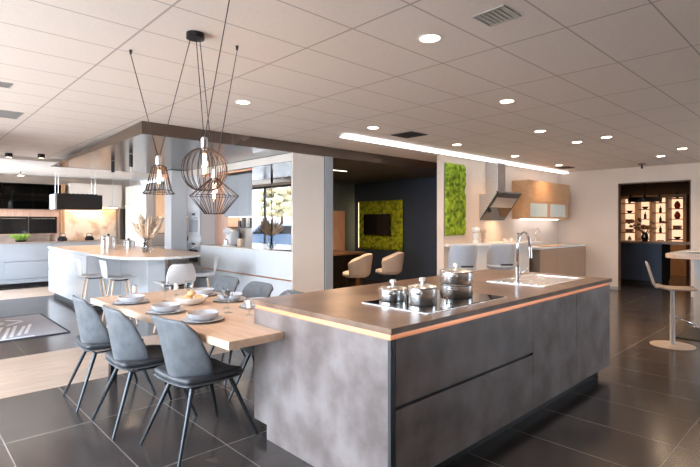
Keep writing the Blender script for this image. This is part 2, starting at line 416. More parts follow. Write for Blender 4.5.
# faucet
fa = thing('faucet', 'tall chrome gooseneck faucet standing at the island sink', 'faucet', (4.07, 2.1, TI+.006))
obj('base', B().cyl((0,0,0), .028, .012).cyl((0,0,.012), .023, .13), 'chrome', fa, smooth='auto')
pts = [(0,0,.14), (0,0,.34)]+[(.115-.115*cos(a), 0, .34+.115*sin(a)) for a in [pi*i/14 for i in range(1, 13)]]+[(.232, 0, .335), (.236, 0, .31)]
obj('spout', B().tube(pts, .012, 12), 'chrome', fa, smooth=True)
obj('spray_head', B().tube([(.236,0,.312), (.243,0,.21)], [.015,.018], 12), 'chrome', fa, smooth='auto')
obj('lever', B().tube([(.0,-.02,.085),(.0,-.055,.10),(.01,-.10,.135)], [.008,.007,.006], 8), 'chrome', fa, smooth=True)

# pots
def pot(name, label, loc, r, h, rz, tiers=1, lid=True):
    p = thing(name, label, 'pot', loc, rz, 'steel cookware on the island cooktop')
    for k in range(tiers):
        z0 = k*(h+.004)
        obj('body', B().lathe([(0,z0),(r*.96,z0),(r,z0+.008),(r,z0+h-.004),(r+.004,z0+h),(r-.004,z0+h),(r-.005,z0+.006),(0,z0+.006)], n=40), 'steel', p, smooth='auto')
        for s in (-1, 1):
            pts = [(s*(r-.001), -.035, z0+h*.72), (s*(r+.03), -.03, z0+h*.74), (s*(r+.038), 0, z0+h*.75), (s*(r+.03), .03, z0+h*.74), (s*(r-.001), .035, z0+h*.72)]
            obj('handle', B().tube(pts, .005, 8), 'chrome', p, smooth=True)
    zt = tiers*(h+.004)-.004
    l = obj('lid', B().lathe([(r*.99,zt+.001),(r*1.01,zt+.004),(r*.95,zt+.010),(r*.5,zt+.020),(0,zt+.022),(0,zt+.019),(r*.5,zt+.017),(r*.97,zt+.003)], n=40), 'clear_glass' if lid == 'glass' else 'steel', p, smooth='auto')
    obj('knob', B().lathe([(0,zt+.0225),(.010,zt+.0225),(.010,zt+.038),(.021,zt+.040),(.022,zt+.058),(.018,zt+.062),(0,zt+.062)], n=24), 'ceramic_white', l, smooth='auto')
    return p
pot('saucepan', 'low steel pot with lid, leftmost on the island cooktop', (2.535, 2.235, TI+.009), .098, .078, .5)
pot('stockpot', 'medium steel pot with lid between the low pot and the stacked steamer', (2.545, 1.985, TI+.009), .094, .112, .3)
pot('steamer_pot', 'tall two-tier steel steamer pot, rightmost on the island cooktop', (2.99, 2.02, TI+.009), .120, .088, .4, tiers=2)

# ================================================================= DINING TABLE
TT = .778
dt = thing('dining_table', 'light oak dining table butted against the dark kitchen island', 'table', (1.46, 2.59, 0))
poly = [(1.462,2.60),(1.865,2.60),(1.865,2.972),(2.42,2.972),(2.42,5.02),(1.36,5.02)]
obj('tabletop', B().prism([(x-1.46, y-2.59) for x, y in poly], TT-.052, TT), 'oak', dt, bevel=.003)
for x in (1.50, 2.12):
    b = B().add([(x-1.46-.03,2.22,0),(x-1.46+.03,2.22,0),(x-1.46+.03,2.28,0),(x-1.46-.03,2.28,0),(x-1.46-.03,2.14,.722),(x-1.46+.05,2.14,.722),(x-1.46+.05,2.22,.722),(x-1.46-.03,2.22,.722)], [(0,3,2,1),(4,5,6,7),(0,1,5,4),(1,2,6,5),(2,3,7,6),(3,0,4,7)])
    obj('leg', b, 'black_metal', dt)
obj('apron', B().box(.10, .70, .45, 2.1, TT-.075, TT-.0525), 'black_metal', dt)

# chairs
def dining_chair():
    t = thing('dining_chair', 'x', 'chair')
    # facing +X; seat centre at origin
    def shell(u, v):
        ws = [.150, .228, .255, .255, .250, .235]; w = ws[min(5, int(v*5))]
        k = v*5-int(v*5) if v < 1 else 0
        w2 = ws[min(5, int(v*5)+1)]
        w = w*(1-k)+w2*k
        s = (u*2-1)
        z = .43+.45*v
        if abs(s) > .7 and v > .85: z -= .05*((abs(s)-.7)/.3)**2*((v-.85)/.15)
        x = -.205-.065*v+.17*(abs(s)**2.0)*(1-v)**.8*(1 if v < 1 else 0)+.03*s*s
        return (x, s*w, z)
    obj('backrest', B().grid(shell, 12, 12), 'shell_fabric', t, smooth=True, solid=.026, sub=1)
    def seat(u, v):
        s = u*2-1; w = .215+.03*sin(pi*min(1, v*1.1))-(.05*max(0, v-.85)/.15)
        x = -.235+.47*v; z = .463+.018*s*s+.012*(1-v)-.02*max(0, (v-.85)/.15)
        return (x, s*w, z)
    obj('seat', B().grid(seat, 10, 10), 'seat_leather', t, smooth=True, solid=.045, sub=1)
    def under(u, v):
        a = seat(u, v); return (a[0]*1.01, a[1]*1.02, a[2]-.030)
    obj('seat_shell', B().grid(under, 10, 10), 'shell_fabric', t, smooth=True, solid=.012, sub=1)
    obj('seat_frame', B().tube([(-.15,-.13,.415),(.15,-.13,.415),(.15,.13,.415),(-.15,.13,.415)], .009, 8, closed=True), 'leg_metal', t, smooth=True)
    for sx, sy in ((-1,-1),(-1,1),(1,-1),(1,1)):
        obj('leg', B().tube([(sx*.15, sy*.13, .415), (sx*(.30 if sx > 0 else .31), sy*.235, .0)], [.0165,.0095], 10), 'leg_metal', t, smooth='auto')
    return t
proto = dining_chair()
GC = 'grey upholstered dining chairs around the oak table'
CH = [(1.54, 3.12, 0.12, 'grey fabric dining chair nearest the camera, back turned to it, left of the table'),
      (1.40, 3.75, 0.0, 'grey fabric dining chair in the middle of the three with backs to the camera'),
      (1.365, 4.465, -.03, 'grey fabric dining chair, farthest left of the three with backs to the camera'),
      (2.36, 3.42, pi, 'grey dining chair on the far side of the table, mostly hidden behind the island'),
      (2.50, 4.22, pi, 'grey dining chair facing the camera beside the island corner'),
      (2.52, 4.90, pi, 'grey dining chair facing the camera at the far end of the table')]
for i, (x, y, a, lab) in enumerate(CH): place(proto, i == 0, (x, y, 0), a, lab, GC)

# place settings
def disc(r, z0, z1, n=36): return [(0,z0),(r*.6,z0),(r,z1),(r-.004,z1+.003),(r*.6,z0+.005),(0,z0+.005)]
mats = [(1.535, 4.45, 'far end of the left row'), (1.58, 3.80, 'middle of the left row'), (1.64, 3.29, 'near end of the left row'),
        (2.20, 4.43, 'far end of the right row'), (2.24, 3.96, 'middle of the right row'), (2.25, 3.52, 'beside the island corner')]
pm = obj('placemat', B().lathe([(0,0),(.155,0),(.155,.003),(0,.003)], n=36), 'placemat'); tag(pm, 'x', 'placemat')
pl = obj('plate', B().lathe(disc(.148, 0, .014), n=40), 'ceramic', smooth='auto'); tag(pl, 'x', 'plate')
bo = thing('bowl', 'x', 'bowl'); obj('body', B().lathe([(0,0),(.065,0),(.100,.020),(.114,.054),(.108,.054),(.094,.024),(.06,.008),(0,.007)], n=40), 'ceramic', bo, smooth='auto')
obj('glaze', B().lathe([(.1055,.051),(.093,.0255),(.06,.0095),(0,.0085)][::-1], n=40), 'ceramic_inside', bo, smooth=True)
for i, (x, y, w) in enumerate(mats):
    place(pm, i == 0, (x, y, TT+.0005), 0, 'round woven brown placemat on the oak table, '+w, 'placemats on the oak table')
    place(pl, i == 0, (x, y, TT+.004), 0, 'pale grey ceramic plate under a bowl, '+w, 'plates on the oak table')
    place(bo, i == 0, (x, y, TT+.0095), 0, 'pale grey ceramic bowl on a plate, '+w, 'bowls on the oak table')
# serving bowl with bread rolls
sb = thing('serving_bowl', 'wide white serving bowl holding bread rolls in the middle of the table', 'bowl', (1.90, 4.03, TT+.001))
obj('body', B().lathe([(0,0),(.06,0),(.11,.02),(.142,.066),(.136,.066),(.105,.028),(.055,.008),(0,.007)], n=40), 'ceramic_white', sb, smooth='auto')
rolls = [(-.055,-.03,.053,'left'), (.05,-.035,.055,'right front'), (.0,.055,.053,'back'), (.0,-.002,.093,'topmost')]
for i, (x, y, z, w) in enumerate(rolls):
    o = obj('bread_roll', B().sphere((0,0,0), .038, .72, 16, 10), 'bread', smooth=True); o.location = (1.90+x, 4.03+y, TT+z)
    tag(o, 'golden bread roll in the white serving bowl, '+w+' of the rolls', 'bread', 'bread rolls in the serving bowl')
# wine glasses
def wine_glass():
    t = thing('wine_glass', 'x', 'glass')
    obj('foot', B().lathe([(0,0),(.034,0),(.034,.002),(.006,.006),(0,.006)], n=24), 'clear_glass', t, smooth='auto')
    obj('stem', B().cyl((0,0,.006), .0035, .075, 10), 'clear_glass', t, smooth='auto')
    obj('cup', B().lathe([(0,.081),(.02,.086),(.036,.11),(.038,.14),(.031,.175),(.029,.175),(.036,.14),(.034,.112),(.018,.089),(0,.084)], n=24), 'clear_glass', t, smooth=True)
    return t
pw = wine_glass()
for i, (x, y, w) in enumerate([(1.80, 4.35, 'at the far end of the left row'), (2.0, 4.30, 'behind the bread bowl'), (1.93, 3.44, 'nearest the island corner'), (2.02, 3.64, 'just behind the nearest glass'), (2.33, 3.15, 'against the island end')]):
    place(pw, i == 0, (x, y, TT+.0005), 0, 'clear stemmed wine glass on the oak table, '+w, 'wine glasses on the oak table')
def cup_candle(x, y, w):
    o = thing('candle', 'white pillar candle on a small holder, '+w, 'candle', (x, y, TT+.0005), 0, 'white candles on the oak table')
    obj('holder', B().lathe([(0,0),(.026,0),(.026,.004),(.008,.01),(.008,.045),(.028,.052),(.028,.056),(0,.056)], n=24), 'clear_glass', o, smooth='auto')
    c = obj('wax', B().cyl((0,0,.0565), .021, .06), 'ceramic_white', o, smooth='auto')
    obj('wick', B().cyl((0,0,.1165), .0015, .01, 6), 'black', c)
cup_candle(1.66, 4.72, 'far left of the table'); cup_candle(2.02, 4.62, 'behind the far right plate'); cup_candle(2.0, 3.24, 'near the island corner')

# ================================================================= CAGE PENDANTS
ro = (1.37, 2.85)
rose = thing('ceiling_rose', 'round black ceiling rose feeding the cage pendant lamps', 'ceiling rose', (ro[0], ro[1], Z-.035))
obj('cap', B().cyl((0,0,0), .055, .034, 32), 'black_metal', rose, smooth='auto')
def hook(x, y, label):
    h = thing('ceiling_hook', label, 'hook', (x, y, Z-.03), 0, 'black ceiling hooks of the pendant cables')
    obj('body', B().lathe([(0,0),(.006,0),(.011,.03),(0,.03)], n=16), 'black_metal', h, smooth='auto')
hk = {'a': (1.18, 3.43), 'b': (1.67, 2.86), 'c': (1.15, 2.0)}
hook(*hk['a'], 'small black ceiling hook left of the ceiling rose')
hook(*hk['b'], 'small black ceiling hook right of the ceiling rose')
hook(*hk['c'], 'small black ceiling hook nearest the camera, above the picture edge')
def pendant(x, y, z, prof, nw, label, hooks, bulb, rings):
    t = thing('cage_pendant_lamp', label, 'pendant lamp', (x, y, z), 0, 'wire cage pendant lamps over the oak table')
    top = prof[0][1]
    b = B()
    for i in range(nw):
        a = 2*pi*i/nw; b.tube([(r*cos(a), r*sin(a), q) for r, q in prof], .0023, 5)
    for r, q in rings: b.tube([(r*cos(2*pi*i/32), r*sin(2*pi*i/32), q) for i in range(32)], .0022, 5, closed=True)
    obj('wire_cage', b, 'cage_metal', t, smooth=True)
    obj('socket', B().lathe([(0,top-.01),(.020,top-.01),(.020,top+.055),(.012,top+.065),(0,top+.065)], n=20), 'brushed_steel', t, smooth='auto')
    zb = top-.012
    bl = obj('bulb', B().lathe([(0,zb-bulb),(.010,zb-bulb+.004),(.016,zb-bulb+.02),(.016,zb-.02),(.012,zb),(0,zb)], n=16), 'clear_glass', t, smooth=True)
    obj('filament', B().tube([(0,0,zb-.02),(0,0,zb-bulb+.02)], .010, 10), 'filament', bl, smooth=True)
    l = bpy.data.lights.new('bulb_light', 'POINT'); l.energy = 1.6; l.color = (1, .5, .22); l.shadow_soft_size = .02
    lo = bpy.data.objects.new('bulb_light', l); C.objects.link(lo); lo.parent = t; lo.location = (.022, 0, zb-bulb/2)
    for hx, hy, hz in hooks:
        d = (hx-x, hy-y); L = sqrt(d[0]**2+d[1]**2) or 1
        obj('cable', B().tube([(d[0]/L*.008, d[1]/L*.008, top+.06), (hx-x, hy-y, hz-z)], .0028, 6), 'black', t, smooth=True)
    return t
R0 = Z-.036; HK = Z-.031
pendant(1.28, 3.196, 1.855, [(.022,.022),(.045,.012),(.082,-.145),(.100,-.165),(.088,-.17)], 20, 'small tapered wire cage pendant lamp, leftmost of the three', [(hk['a'][0], hk['a'][1], HK), (ro[0]-.02, ro[1]+.03, R0)], .13,
        [(.045,.012),(.082,-.145),(.100,-.165)])
sph = [(max(.018, .130*sin(a)), .130*cos(a)) for a in [.15+(pi-.55)*i/12 for i in range(13)]]
pendant(1.325, 2.64, 1.806, sph, 22, 'round spherical wire cage pendant lamp in the middle of the three', [(hk['c'][0], hk['c'][1], HK), (ro[0]-.01, ro[1]-.03, R0)], .16, [sph[-1], sph[0]])
pendant(1.52, 2.89, 1.665, [(.02,.12),(.156,.005),(.060,-.112)], 22, 'diamond shaped wire cage pendant lamp, rightmost and lowest of the three', [(hk['b'][0], hk['b'][1], HK), (ro[0]+.03, ro[1], R0)], .14,
        [(.156,.005),(.060,-.112)])

# ================================================================= DOWNLIGHTS
def downlight(x, y, z=Z, w=DOWN_W, first=[True]):
    t = thing('ceiling_downlight', 'x', 'ceiling light', (x, y, z-.006), 0, 'recessed round ceiling downlights')
    obj('trim_ring', B().lathe([(.062,0),(.078,.001),(.080,.005),(.060,.005)], n=28), 'white_trim', t, smooth='auto')
    obj('diffuser', B().lathe([(0,.002),(.0615,.002),(.0615,.0045),(0,.0045)], n=28), 'lamp_warm', t, smooth='auto')
    spot(t, (0, 0, -.01), w)
    return t
DL = [(2.495,1.885,'over the island sink side, nearest the camera'),(4.339,2.349,'second from the camera in the near row'),(6.08,2.829,'third along the middle of the tiled ceiling'),
      (7.179,2.393,'left of the ceiling above the bar stool, before the far row'),(7.312,2.843,'small one just left of its close neighbour'),
      (4.342,4.16,'in the cove row, beside the square black vent'),(6.222,4.192,'in the cove row, above the white wall edge'),(8.059,4.208,'in the cove row, above the extractor hood'),
      (9.992,4.246,'last of the cove row, above the orange wall cabinet'),(9.953,2.412,'far right, left of a close pair by the opening'),(9.182,1.934,'far right, highest of the three by the opening'),
      (10.126,1.80,'far right at the picture edge'),(2.492,4.155,'above the dark canopy, right of the round cage lamp')]
for x, y, w in DL: downlight(x, y)['label'] = 'round warm ceiling downlight, '+w
downlight(15.0, 4.3, 2.62, 40)['label'] = 'added unseen downlight deep in the bar room, brightening the lit shelving'  # unseen lamp added to brighten the shelf posts
downlight(13.9, 2.95, 2.62, 40)['label'] = 'round warm ceiling downlight inside the bar room opening'
# surface mounted cylinders
for x, y, w in ((1.43,10.0,'left one'), (1.86,9.75,'right one')):
    t = thing('surface_spotlight', 'short black cylinder spotlight under the ceiling at far left, '+w+' of the pair', 'ceiling light', (x, y, Z-.075), 0, 'black surface spotlights')
    obj('body', B().lathe([(.052,0),(.055,0),(.055,.074),(0,.074),(0,.06),(.052,.055)], n=24), 'black_metal', t, smooth='auto')
    obj('diffuser', B().cyl((0,0,.004), .050, .01), 'lamp_small', t, smooth='auto')
    spot(t, (0,0,-.01), 10)
t = thing('surface_spotlight', 'small black ceiling light with thin rod in front of dark wall cabinets', 'ceiling light', (2.02, 12.6, 2.50))
obj('body', B().cyl((0,0,0.02), .06, .02), 'black_metal', t, smooth='auto'); obj('stem', B().cyl((0,0,.04), .008, .078, 8), 'black_metal', t); obj('diffuser', B().cyl((0,0,0.012), .055, .008), 'lamp_small', t)
spot(t, (0,0,-.01), 14)
# vents
def vent(x0, x1, y0, y1, lab, m='grille', hole='black'):
    t = thing('ceiling_vent', lab, 'vent', (x0, y0, Z-.008)); X, Y = x1-x0, y1-y0
    obj('frame', B().box(0,X,0,.012,0,.007).box(0,X,Y-.012,Y,0,.007).box(0,.012,.012,Y-.012,0,.007).box(X-.012,X,.012,Y-.012,0,.007), m, t)
    obj('backing', B().box(.012,X-.012,.012,Y-.012,.005,.0075), hole, t)
    b = B(); n = max(3, int(Y/.03))
    for i in range(n): b.box(.013, X-.013, .013+(Y-.03)*i/n, .013+(Y-.03)*i/n+.009, .001, .0045)
    obj('slats', b, m, t)
vent(2.40, 2.60, 1.32, 1.52, 'small square grey vent in the ceiling tiles above the island', 'vent_grey', 'vent_grey')
vent(4.87, 5.22, 3.98, 4.34, 'square black ceiling vent beside the cove light', 'anthracite')
vent(10.35, 10.7, 4.2, 4.5, 'dark ceiling vent near the far corner of the cream wall', 'anthracite')
vent(.52, .74, 4.95, 5.12, 'grey ceiling vent at the far left, upper one')
vent(.62, 1.02, 6.2, 6.6, 'dark ceiling vent at the far left, lower one', 'grille')

# ================================================================= WHITE CABINET BLOCK (X 4.28 front, facing the windows)
XB = 4.28
def FB(x0, x1, y0, y1, z0, z1): return B().box(x0-XB, x1-XB, y0-5.74, y1-5.74, z0, z1)
ep = thing('tall_end_panel', 'cream tall end panel closing the white cabinet block', 'panel', (XB, 5.745, 0))
obj('panel', B().box(0, .612, 0, .03, 0, 2.527), 'cream_lacquer', ep, bevel=.002)
obj('door_jamb', B().box(.617, .77, -.030, -.008, 0, 2.527), 'grey_blue_front', ep)
bc = thing('base_cabinet', 'long white handleless base cabinet under the glass cabinets', 'cabinet', (XB, 5.74, 0))
obj('body', FB(4.302, 4.895, 5.776, 8.70, .08, 1.035), 'white_lacquer', bc)
obj('plinth', FB(4.34, 4.88, 5.79, 8.70, 0, .08), 'grille', bc)
for i in range(3):
    y0 = 5.776+i*.975; y1 = y0+.971
    obj('drawer', FB(4.28, 4.30, y0, y1, .635, 1.035), 'white_lacquer', bc, bevel=.0015)
    obj('drawer', FB(4.28, 4.30, y0, y1, .085, .612), 'white_lacquer', bc, bevel=.0015)
obj('handle_channel', FB(4.300, 4.3015, 5.776, 8.70, .612, .635), 'copper', bc)
obj('worktop', FB(4.28, 4.895, 5.776, 8.70, 1.036, 1.057), 'cream_lacquer', bc, bevel=.002)
def glass_cab(y0, y1, label):
    g = thing('glass_cabinet', label, 'cabinet', (XB, y0, 1.058), 0, 'black glass wall cabinets')
    W_ = y1-y0; H_ = 2.405-1.058
    obj('body', B().box(.03, .61, 0, .018, 0, H_).box(.03, .61, W_-.018, W_, 0, H_).box(.03, .61, .018, W_-.018, 0, .02).box(.03, .61, .018, W_-.018, H_-.02, H_).box(.59, .61, .018, W_-.018, .02, H_-.02), 'anthracite', g)
    for k in range(3): obj('shelf', B().box(.06, .585, .020, W_-.020, .30+.32*k, .308+.32*k), 'clear_glass', g)
    d = obj('door', B().box(.0, .012, .004, W_-.004, .003, H_-.003), 'mirror_glass', g)
    obj('door_frame', B().box(.0125, .028, .004, .024, .003, H_-.003).box(.0125, .028, W_-.024, W_-.004, .003, H_-.003).box(.0125,.028,.024,W_-.024,.003,.023).box(.0125,.028,.024,W_-.024,H_-.023,H_-.003), 'black', d)
    obj('handle', B().box(-.012, -.001, W_-.04 if y0 < 6 else .03, W_-.03 if y0 < 6 else .04, .03, .10), 'black', d)
glass_cab(5.778, 6.29, 'black mirror-glass wall cabinet next to the cream end panel')
glass_cab(6.294, 6.85, 'black mirror-glass wall cabinet beside the open niche')
fp = thing('filler_panel', 'cream filler strip above the glass cabinets below the canopy', 'panel', (XB, 5.776, 2.408))
obj('strip', B().box(0, .61, 0, 3.44, 0, .118), 'cream_lacquer', fp)
# niche
ni = thing('wall_niche', 'open niche with pink wood lining and grey upper doors', 'niche', (XB, 6.854, 1.058))
obj('back_panel', B().box(.58, .60, 0, 1.85, 0, 1.345), 'cream_lacquer', ni)
obj('side_panel', B().box(0.32, .575, 1.36, 1.85, 0, 1.345), 'pink_wood', ni)
for k in range(3): obj('door', B().box(.24, .26, .01+k*.45, .455+k*.45, .42+.12, 1.30), 'grey_blue_front', ni, bevel=.002)
obj('upper_body', B().box(.262, .578, .0, 1.355, .54, 1.30), 'anthracite', ni)
r_ = obj('rail', B().box(.02, .05, 0, 1.85, 1.305, 1.33), 'copper', ni); r_['label'] = 'copper rail along the niche top'
obj('led_strip', B().box(.30, .56, .05, 1.3, .532, .5395), 'linear_light', ni)
sh = thing('niche_shelf', 'thin dark shelf in the open niche', 'shelf', (XB+.30, 6.87, 1.39))
obj('board', B().box(0, .27, 0, 1.33, 0, .018), 'anthracite', sh)
for i, (y, r, h, mm, lab) in enumerate([(7.95,.035,.10,'black','small black jar at the left of the niche shelf'),(7.80,.04,.16,'anthracite','tall dark jar, second on the niche shelf'),(7.66,.04,.17,'grey_blue_front','grey jar in the middle of the niche shelf'),(7.53,.038,.17,'black','tall black jar right of the grey jar on the niche shelf')]):
    t = thing('storage_jar', lab, 'jar', (XB+.42, y, 1.4085), 0, 'jars on the niche shelf')
    obj('body', B().lathe([(0,0),(r,0),(r,h),(0,h)], n=20), mm, t, smooth='auto'); obj('lid', B().cyl((0,0,h+.001), r*1.02, .015), 'black', t, smooth='auto')
for i, y in enumerate((7.25, 7.10)):
    o = obj('plant_pot', B().lathe([(0,0),(.035,0),(.045,.07),(0,.07)], (0,0,0), 20), 'ceramic_white', smooth='auto'); o.location = (XB+.42, y, 1.4085)
    b = B(); rr = random.Random(i)
    for k in range(16):
        a = rr.random()*6.28; q = rr.random()*.06; b.tube([(0,0,.07),(q*.5*cos(a),q*.5*sin(a),.11),(q*cos(a),q*sin(a),.13+rr.random()*.04)], [.003,.008,.002], 4)
    obj('leaves', b, 'green_leaf', o); tag(o, 'small white potted plant on the niche shelf, '+('left' if i == 0 else 'right')+' one', 'plant', 'plants on the niche shelf')
t = thing('coffee_machine', 'white rounded coffee machine on the niche counter', 'coffee machine', (XB+.28, 8.0, 1.058))
obj('body', B().box(-.09,.12,-.09,.09,.03,.30), 'white_plastic', t, bevel=.04, seg=4, smooth=True)
obj('head', B().sphere((-.08,0,.27), .085, .8), 'white_plastic', t, smooth=True); obj('base', B().cyl((-.06,0,0), .11, .03), 'white_plastic', t, smooth='auto')
obj('jug', B().lathe([(0,.032),(.05,.032),(.055,.1),(.04,.13),(0,.13)], (-.10,0,0), 20), 'steel', t, smooth='auto')
t = thing('utensil_block', 'small wooden block with dark utensils beside the coffee machine', 'utensil block', (XB+.30, 7.72, 1.058))
obj('block', B().box(-.04,.04,-.05,.05,0,.14), 'oak', t, bevel=.006)
for k in range(3): obj('utensil', B().cyl((0,-.03+.03*k,.141), .007, .09+.02*k, 8), 'black', t)

# oven tower
ot = thing('oven_tower', 'white tall cabinet with two built-in steel ovens', 'cabinet', (XB, 8.71, 0))
obj('body', B().box(.022, .615, 0, .55, .0, 2.406), 'white_lacquer', ot)
obj('door', B().box(0, .02, .003, .547, 1.72, 2.40), 'white_lacquer', ot, bevel=.0015); obj('door', B().box(0, .02, .003, .547, .08, .62), 'white_lacquer', ot, bevel=.0015)
for k, z0 in enumerate((.66, 1.24)):
    o = obj('oven', B().box(-.002, .02, .003, .547, z0, z0+.46), 'brushed_steel', ot, bevel=.002)
    obj('window', B().box(-.005, -.0025, .09, .46, z0+.06, z0+.30), 'grey_blue_front' if k else 'black_glass', o)
    obj('handle', B().tube([(-.03,.07,z0+.345),(-.03,.48,z0+.345)], .008, 8), 'steel', o, smooth=True)
    obj('display', B().box(-.005,-.0025,.20,.35,z0+.39,z0+.43), 'black_glass', o)
wp = obj('wall_pillar', B().box(3.96, 4.28, 9.275, 9.60, 0, 2.52), 'white_lacquer'); tag(wp, 'white square pillar left of the steel ovens', 'pillar')

# ================================================================= WHITE ISLAND
wi = thing('white_island', 'white handleless kitchen island with rounded pale bar top', 'kitchen island', (2.31, 7.2, 0))
def FW_(x0, x1, y0, y1, z0, z1): return B().box(x0-2.31, x1-2.31, y0-7.2, y1-7.2, z0, z1)
obj('body', FW_(2.333, 3.68, 8.78, 11.43, .10, .955), 'white_lacquer', wi)
obj('plinth', FW_(2.40, 3.62, 8.85, 11.38, 0, .10), 'anthracite', wi)
for i in range(2):
    y0 = 8.785+i*1.32
    obj('drawer', FW_(2.31, 2.331, y0, y0+1.316, .55, .93), 'white_lacquer', wi, bevel=.0015); obj('drawer', FW_(2.31, 2.331, y0, y0+1.316, .10, .53), 'white_lacquer', wi, bevel=.0015)
obj('support_panel', FW_(2.85, 3.12, 7.55, 8.775, 0, .955), 'white_lacquer', wi)
poly = [(2.30,11.45),(2.30,7.75),(2.34,7.45),(2.44,7.20),(2.62,6.99),(2.85,6.90),(3.10,6.90),(3.33,6.99),(3.52,7.15),(3.64,7.38),(3.70,7.75),(3.70,11.45)]
o = obj('bar_top', B().prism([(x-2.31, y-7.2) for x, y in poly], .957, .998), 'oak_x', wi, bevel=.002); o['label'] = 'pale wooden bar top'
obj('top_edge', B().prism([((x-3)*1.003+.69, (y-9.17)*1.001+1.97) for x, y in poly], .9565, .985), 'white_lacquer', wi)
# things on white island
def wpot(x, y, r, h, lab):
    p = thing('cooking_pot', lab, 'pot', (x, y, 1.0), .6, 'pots on the white island')
    obj('body', B().lathe([(0,0),(r,0),(r,h),(r-.004,h),(r-.004,.006),(0,.006)], n=28), 'steel', p, smooth='auto')
    obj('lid', B().lathe([(0,h+.001),(r,h+.001),(r*.6,h+.02),(0,h+.025)], n=28), 'steel', p, smooth='auto')
    obj('knob', B().cyl((0,0,h+.026), .02, .03), 'black', p, smooth='auto')
    for s in (-1, 1): obj('handle', B().tube([(s*r,-.03,h*.8),(s*(r+.03),0,h*.82),(s*r,.03,h*.8)], .006, 6), 'black', p, smooth=True)
wpot(2.95, 9.75, .13, .22, 'tall steel stockpot on the white island, left of a smaller pot')
wpot(3.28, 9.65, .11, .13, 'small steel pot with dark lid on the white island')
v = thing('flower_vase', 'clear glass vase standing on the white island', 'vase', (3.05, 8.1, 1.0))
obj('body', B().lathe([(0,0),(.075,0),(.09,.06),(.07,.15),(.05,.20),(.06,.22),(.055,.22),(.044,.20),(.064,.15),(.084,.06),(.07,.006),(0,.006)], n=28), 'clear_glass', v, smooth=True)
b = B(); bs = B()
for k in range(46):
    a = random.random()*6.28; q = .04+random.random()*.24; h = .36+random.random()*.26
    e = (q*cos(a), q*sin(a), h); m0 = (q*.35*cos(a), q*.35*sin(a), .24)
    bs.tube([(.02*cos(a), .02*sin(a), .02), (.015*cos(a),.015*sin(a),.2), m0], .002, 4)
    d = [(e[i]-m0[i]) for i in range(3)]
    pts = [tuple(m0[i]+d[i]*s for i in range(3)) for s in (0,.25,.5,.75,1)]
    b.tube(pts, [.004,.014,.019,.014,.003], 6)
    for j in range(34):
        s = .15+.8*random.random(); p = tuple(m0[i]+d[i]*s for i in range(3)); w = .05
        b.tube([p, (p[0]+random.uniform(-w,w), p[1]+random.uniform(-w,w), p[2]+.02+.06*random.random())], [.0045,.001], 3)
pp = thing('pampas_grass', 'bunch of dried beige pampas grass in the glass vase', 'dried flowers', (3.05, 8.1, 1.0))
obj('plumes', b, 'pampas', pp, smooth=True); obj('stems', bs, 'twig', pp)
t = thing('kitchen_scale', 'small black bottle beside the pampas vase', 'bottle', (3.35, 9.0, 1.0)); t.name = 'black_bottle'
obj('body', B().lathe([(0,0),(.03,0),(.03,.12),(.012,.15),(0,.15)], n=16), 'bottle_dark', t, smooth='auto'); obj('cap', B().cyl((0,0,.151), .014, .03), 'black', t)

# white shell stools
def shell_stool(seat_z=.68, w=.21):
    t = thing('bar_stool', 'x', 'stool')
    def f(u, v):
        s = u*2-1
        if v < .5: k = v/.5; x = .20-.40*k; z = seat_z+.02*s*s-.015*sin(pi*k); ww = w
        else: k = (v-.5)/.5; x = -.20-.07*k; z = seat_z+.02*s*s*(1-k)+.27*k; ww = w*(1-.30*(k-.25)**2*1.8); x += .06*s*s*k
        return (x, s*ww, z)
    obj('shell', B().grid(f, 8, 16), 'white_plastic', t, smooth=True, solid=.014, sub=1)
    obj('seat_frame', B().tube([(-.1,-.1,seat_z-.03),(.1,-.1,seat_z-.03),(.1,.1,seat_z-.03),(-.1,.1,seat_z-.03)], .008, 6, closed=True), 'black_metal', t, smooth=True)
    for sx in (-1, 1):
        for sy in (-1, 1): obj('leg', B().tube([(sx*.10,sy*.10,seat_z-.03),(sx*.20,sy*.19,0)], [.014,.011], 8), 'oak', t, smooth='auto')
    z = .22; q = .172
    obj('foot_ring', B().tube([(-q,-q,z),(q,-q,z),(q,q,z),(-q,q,z)], .007, 6, closed=True), 'black_metal', t, smooth=True)
    return t
st = shell_stool()
for i, (x, y, a, lab) in enumerate([(2.22, 8.02, -.1, 'white shell bar stool tucked at the island, leftmost'), (2.42, 7.50, -.1, 'white shell bar stool under the island bar top, second from left'),
                                    (2.75, 6.35, pi/2+.05, 'white shell bar stool with its back to the camera at the rounded bar end'), (3.44, 6.98, 2.65, 'pale shell bar stool on the right side of the rounded bar end')]):
    place(st, i == 0, (x, y, 0), a, lab, 'white shell bar stools around the white island')

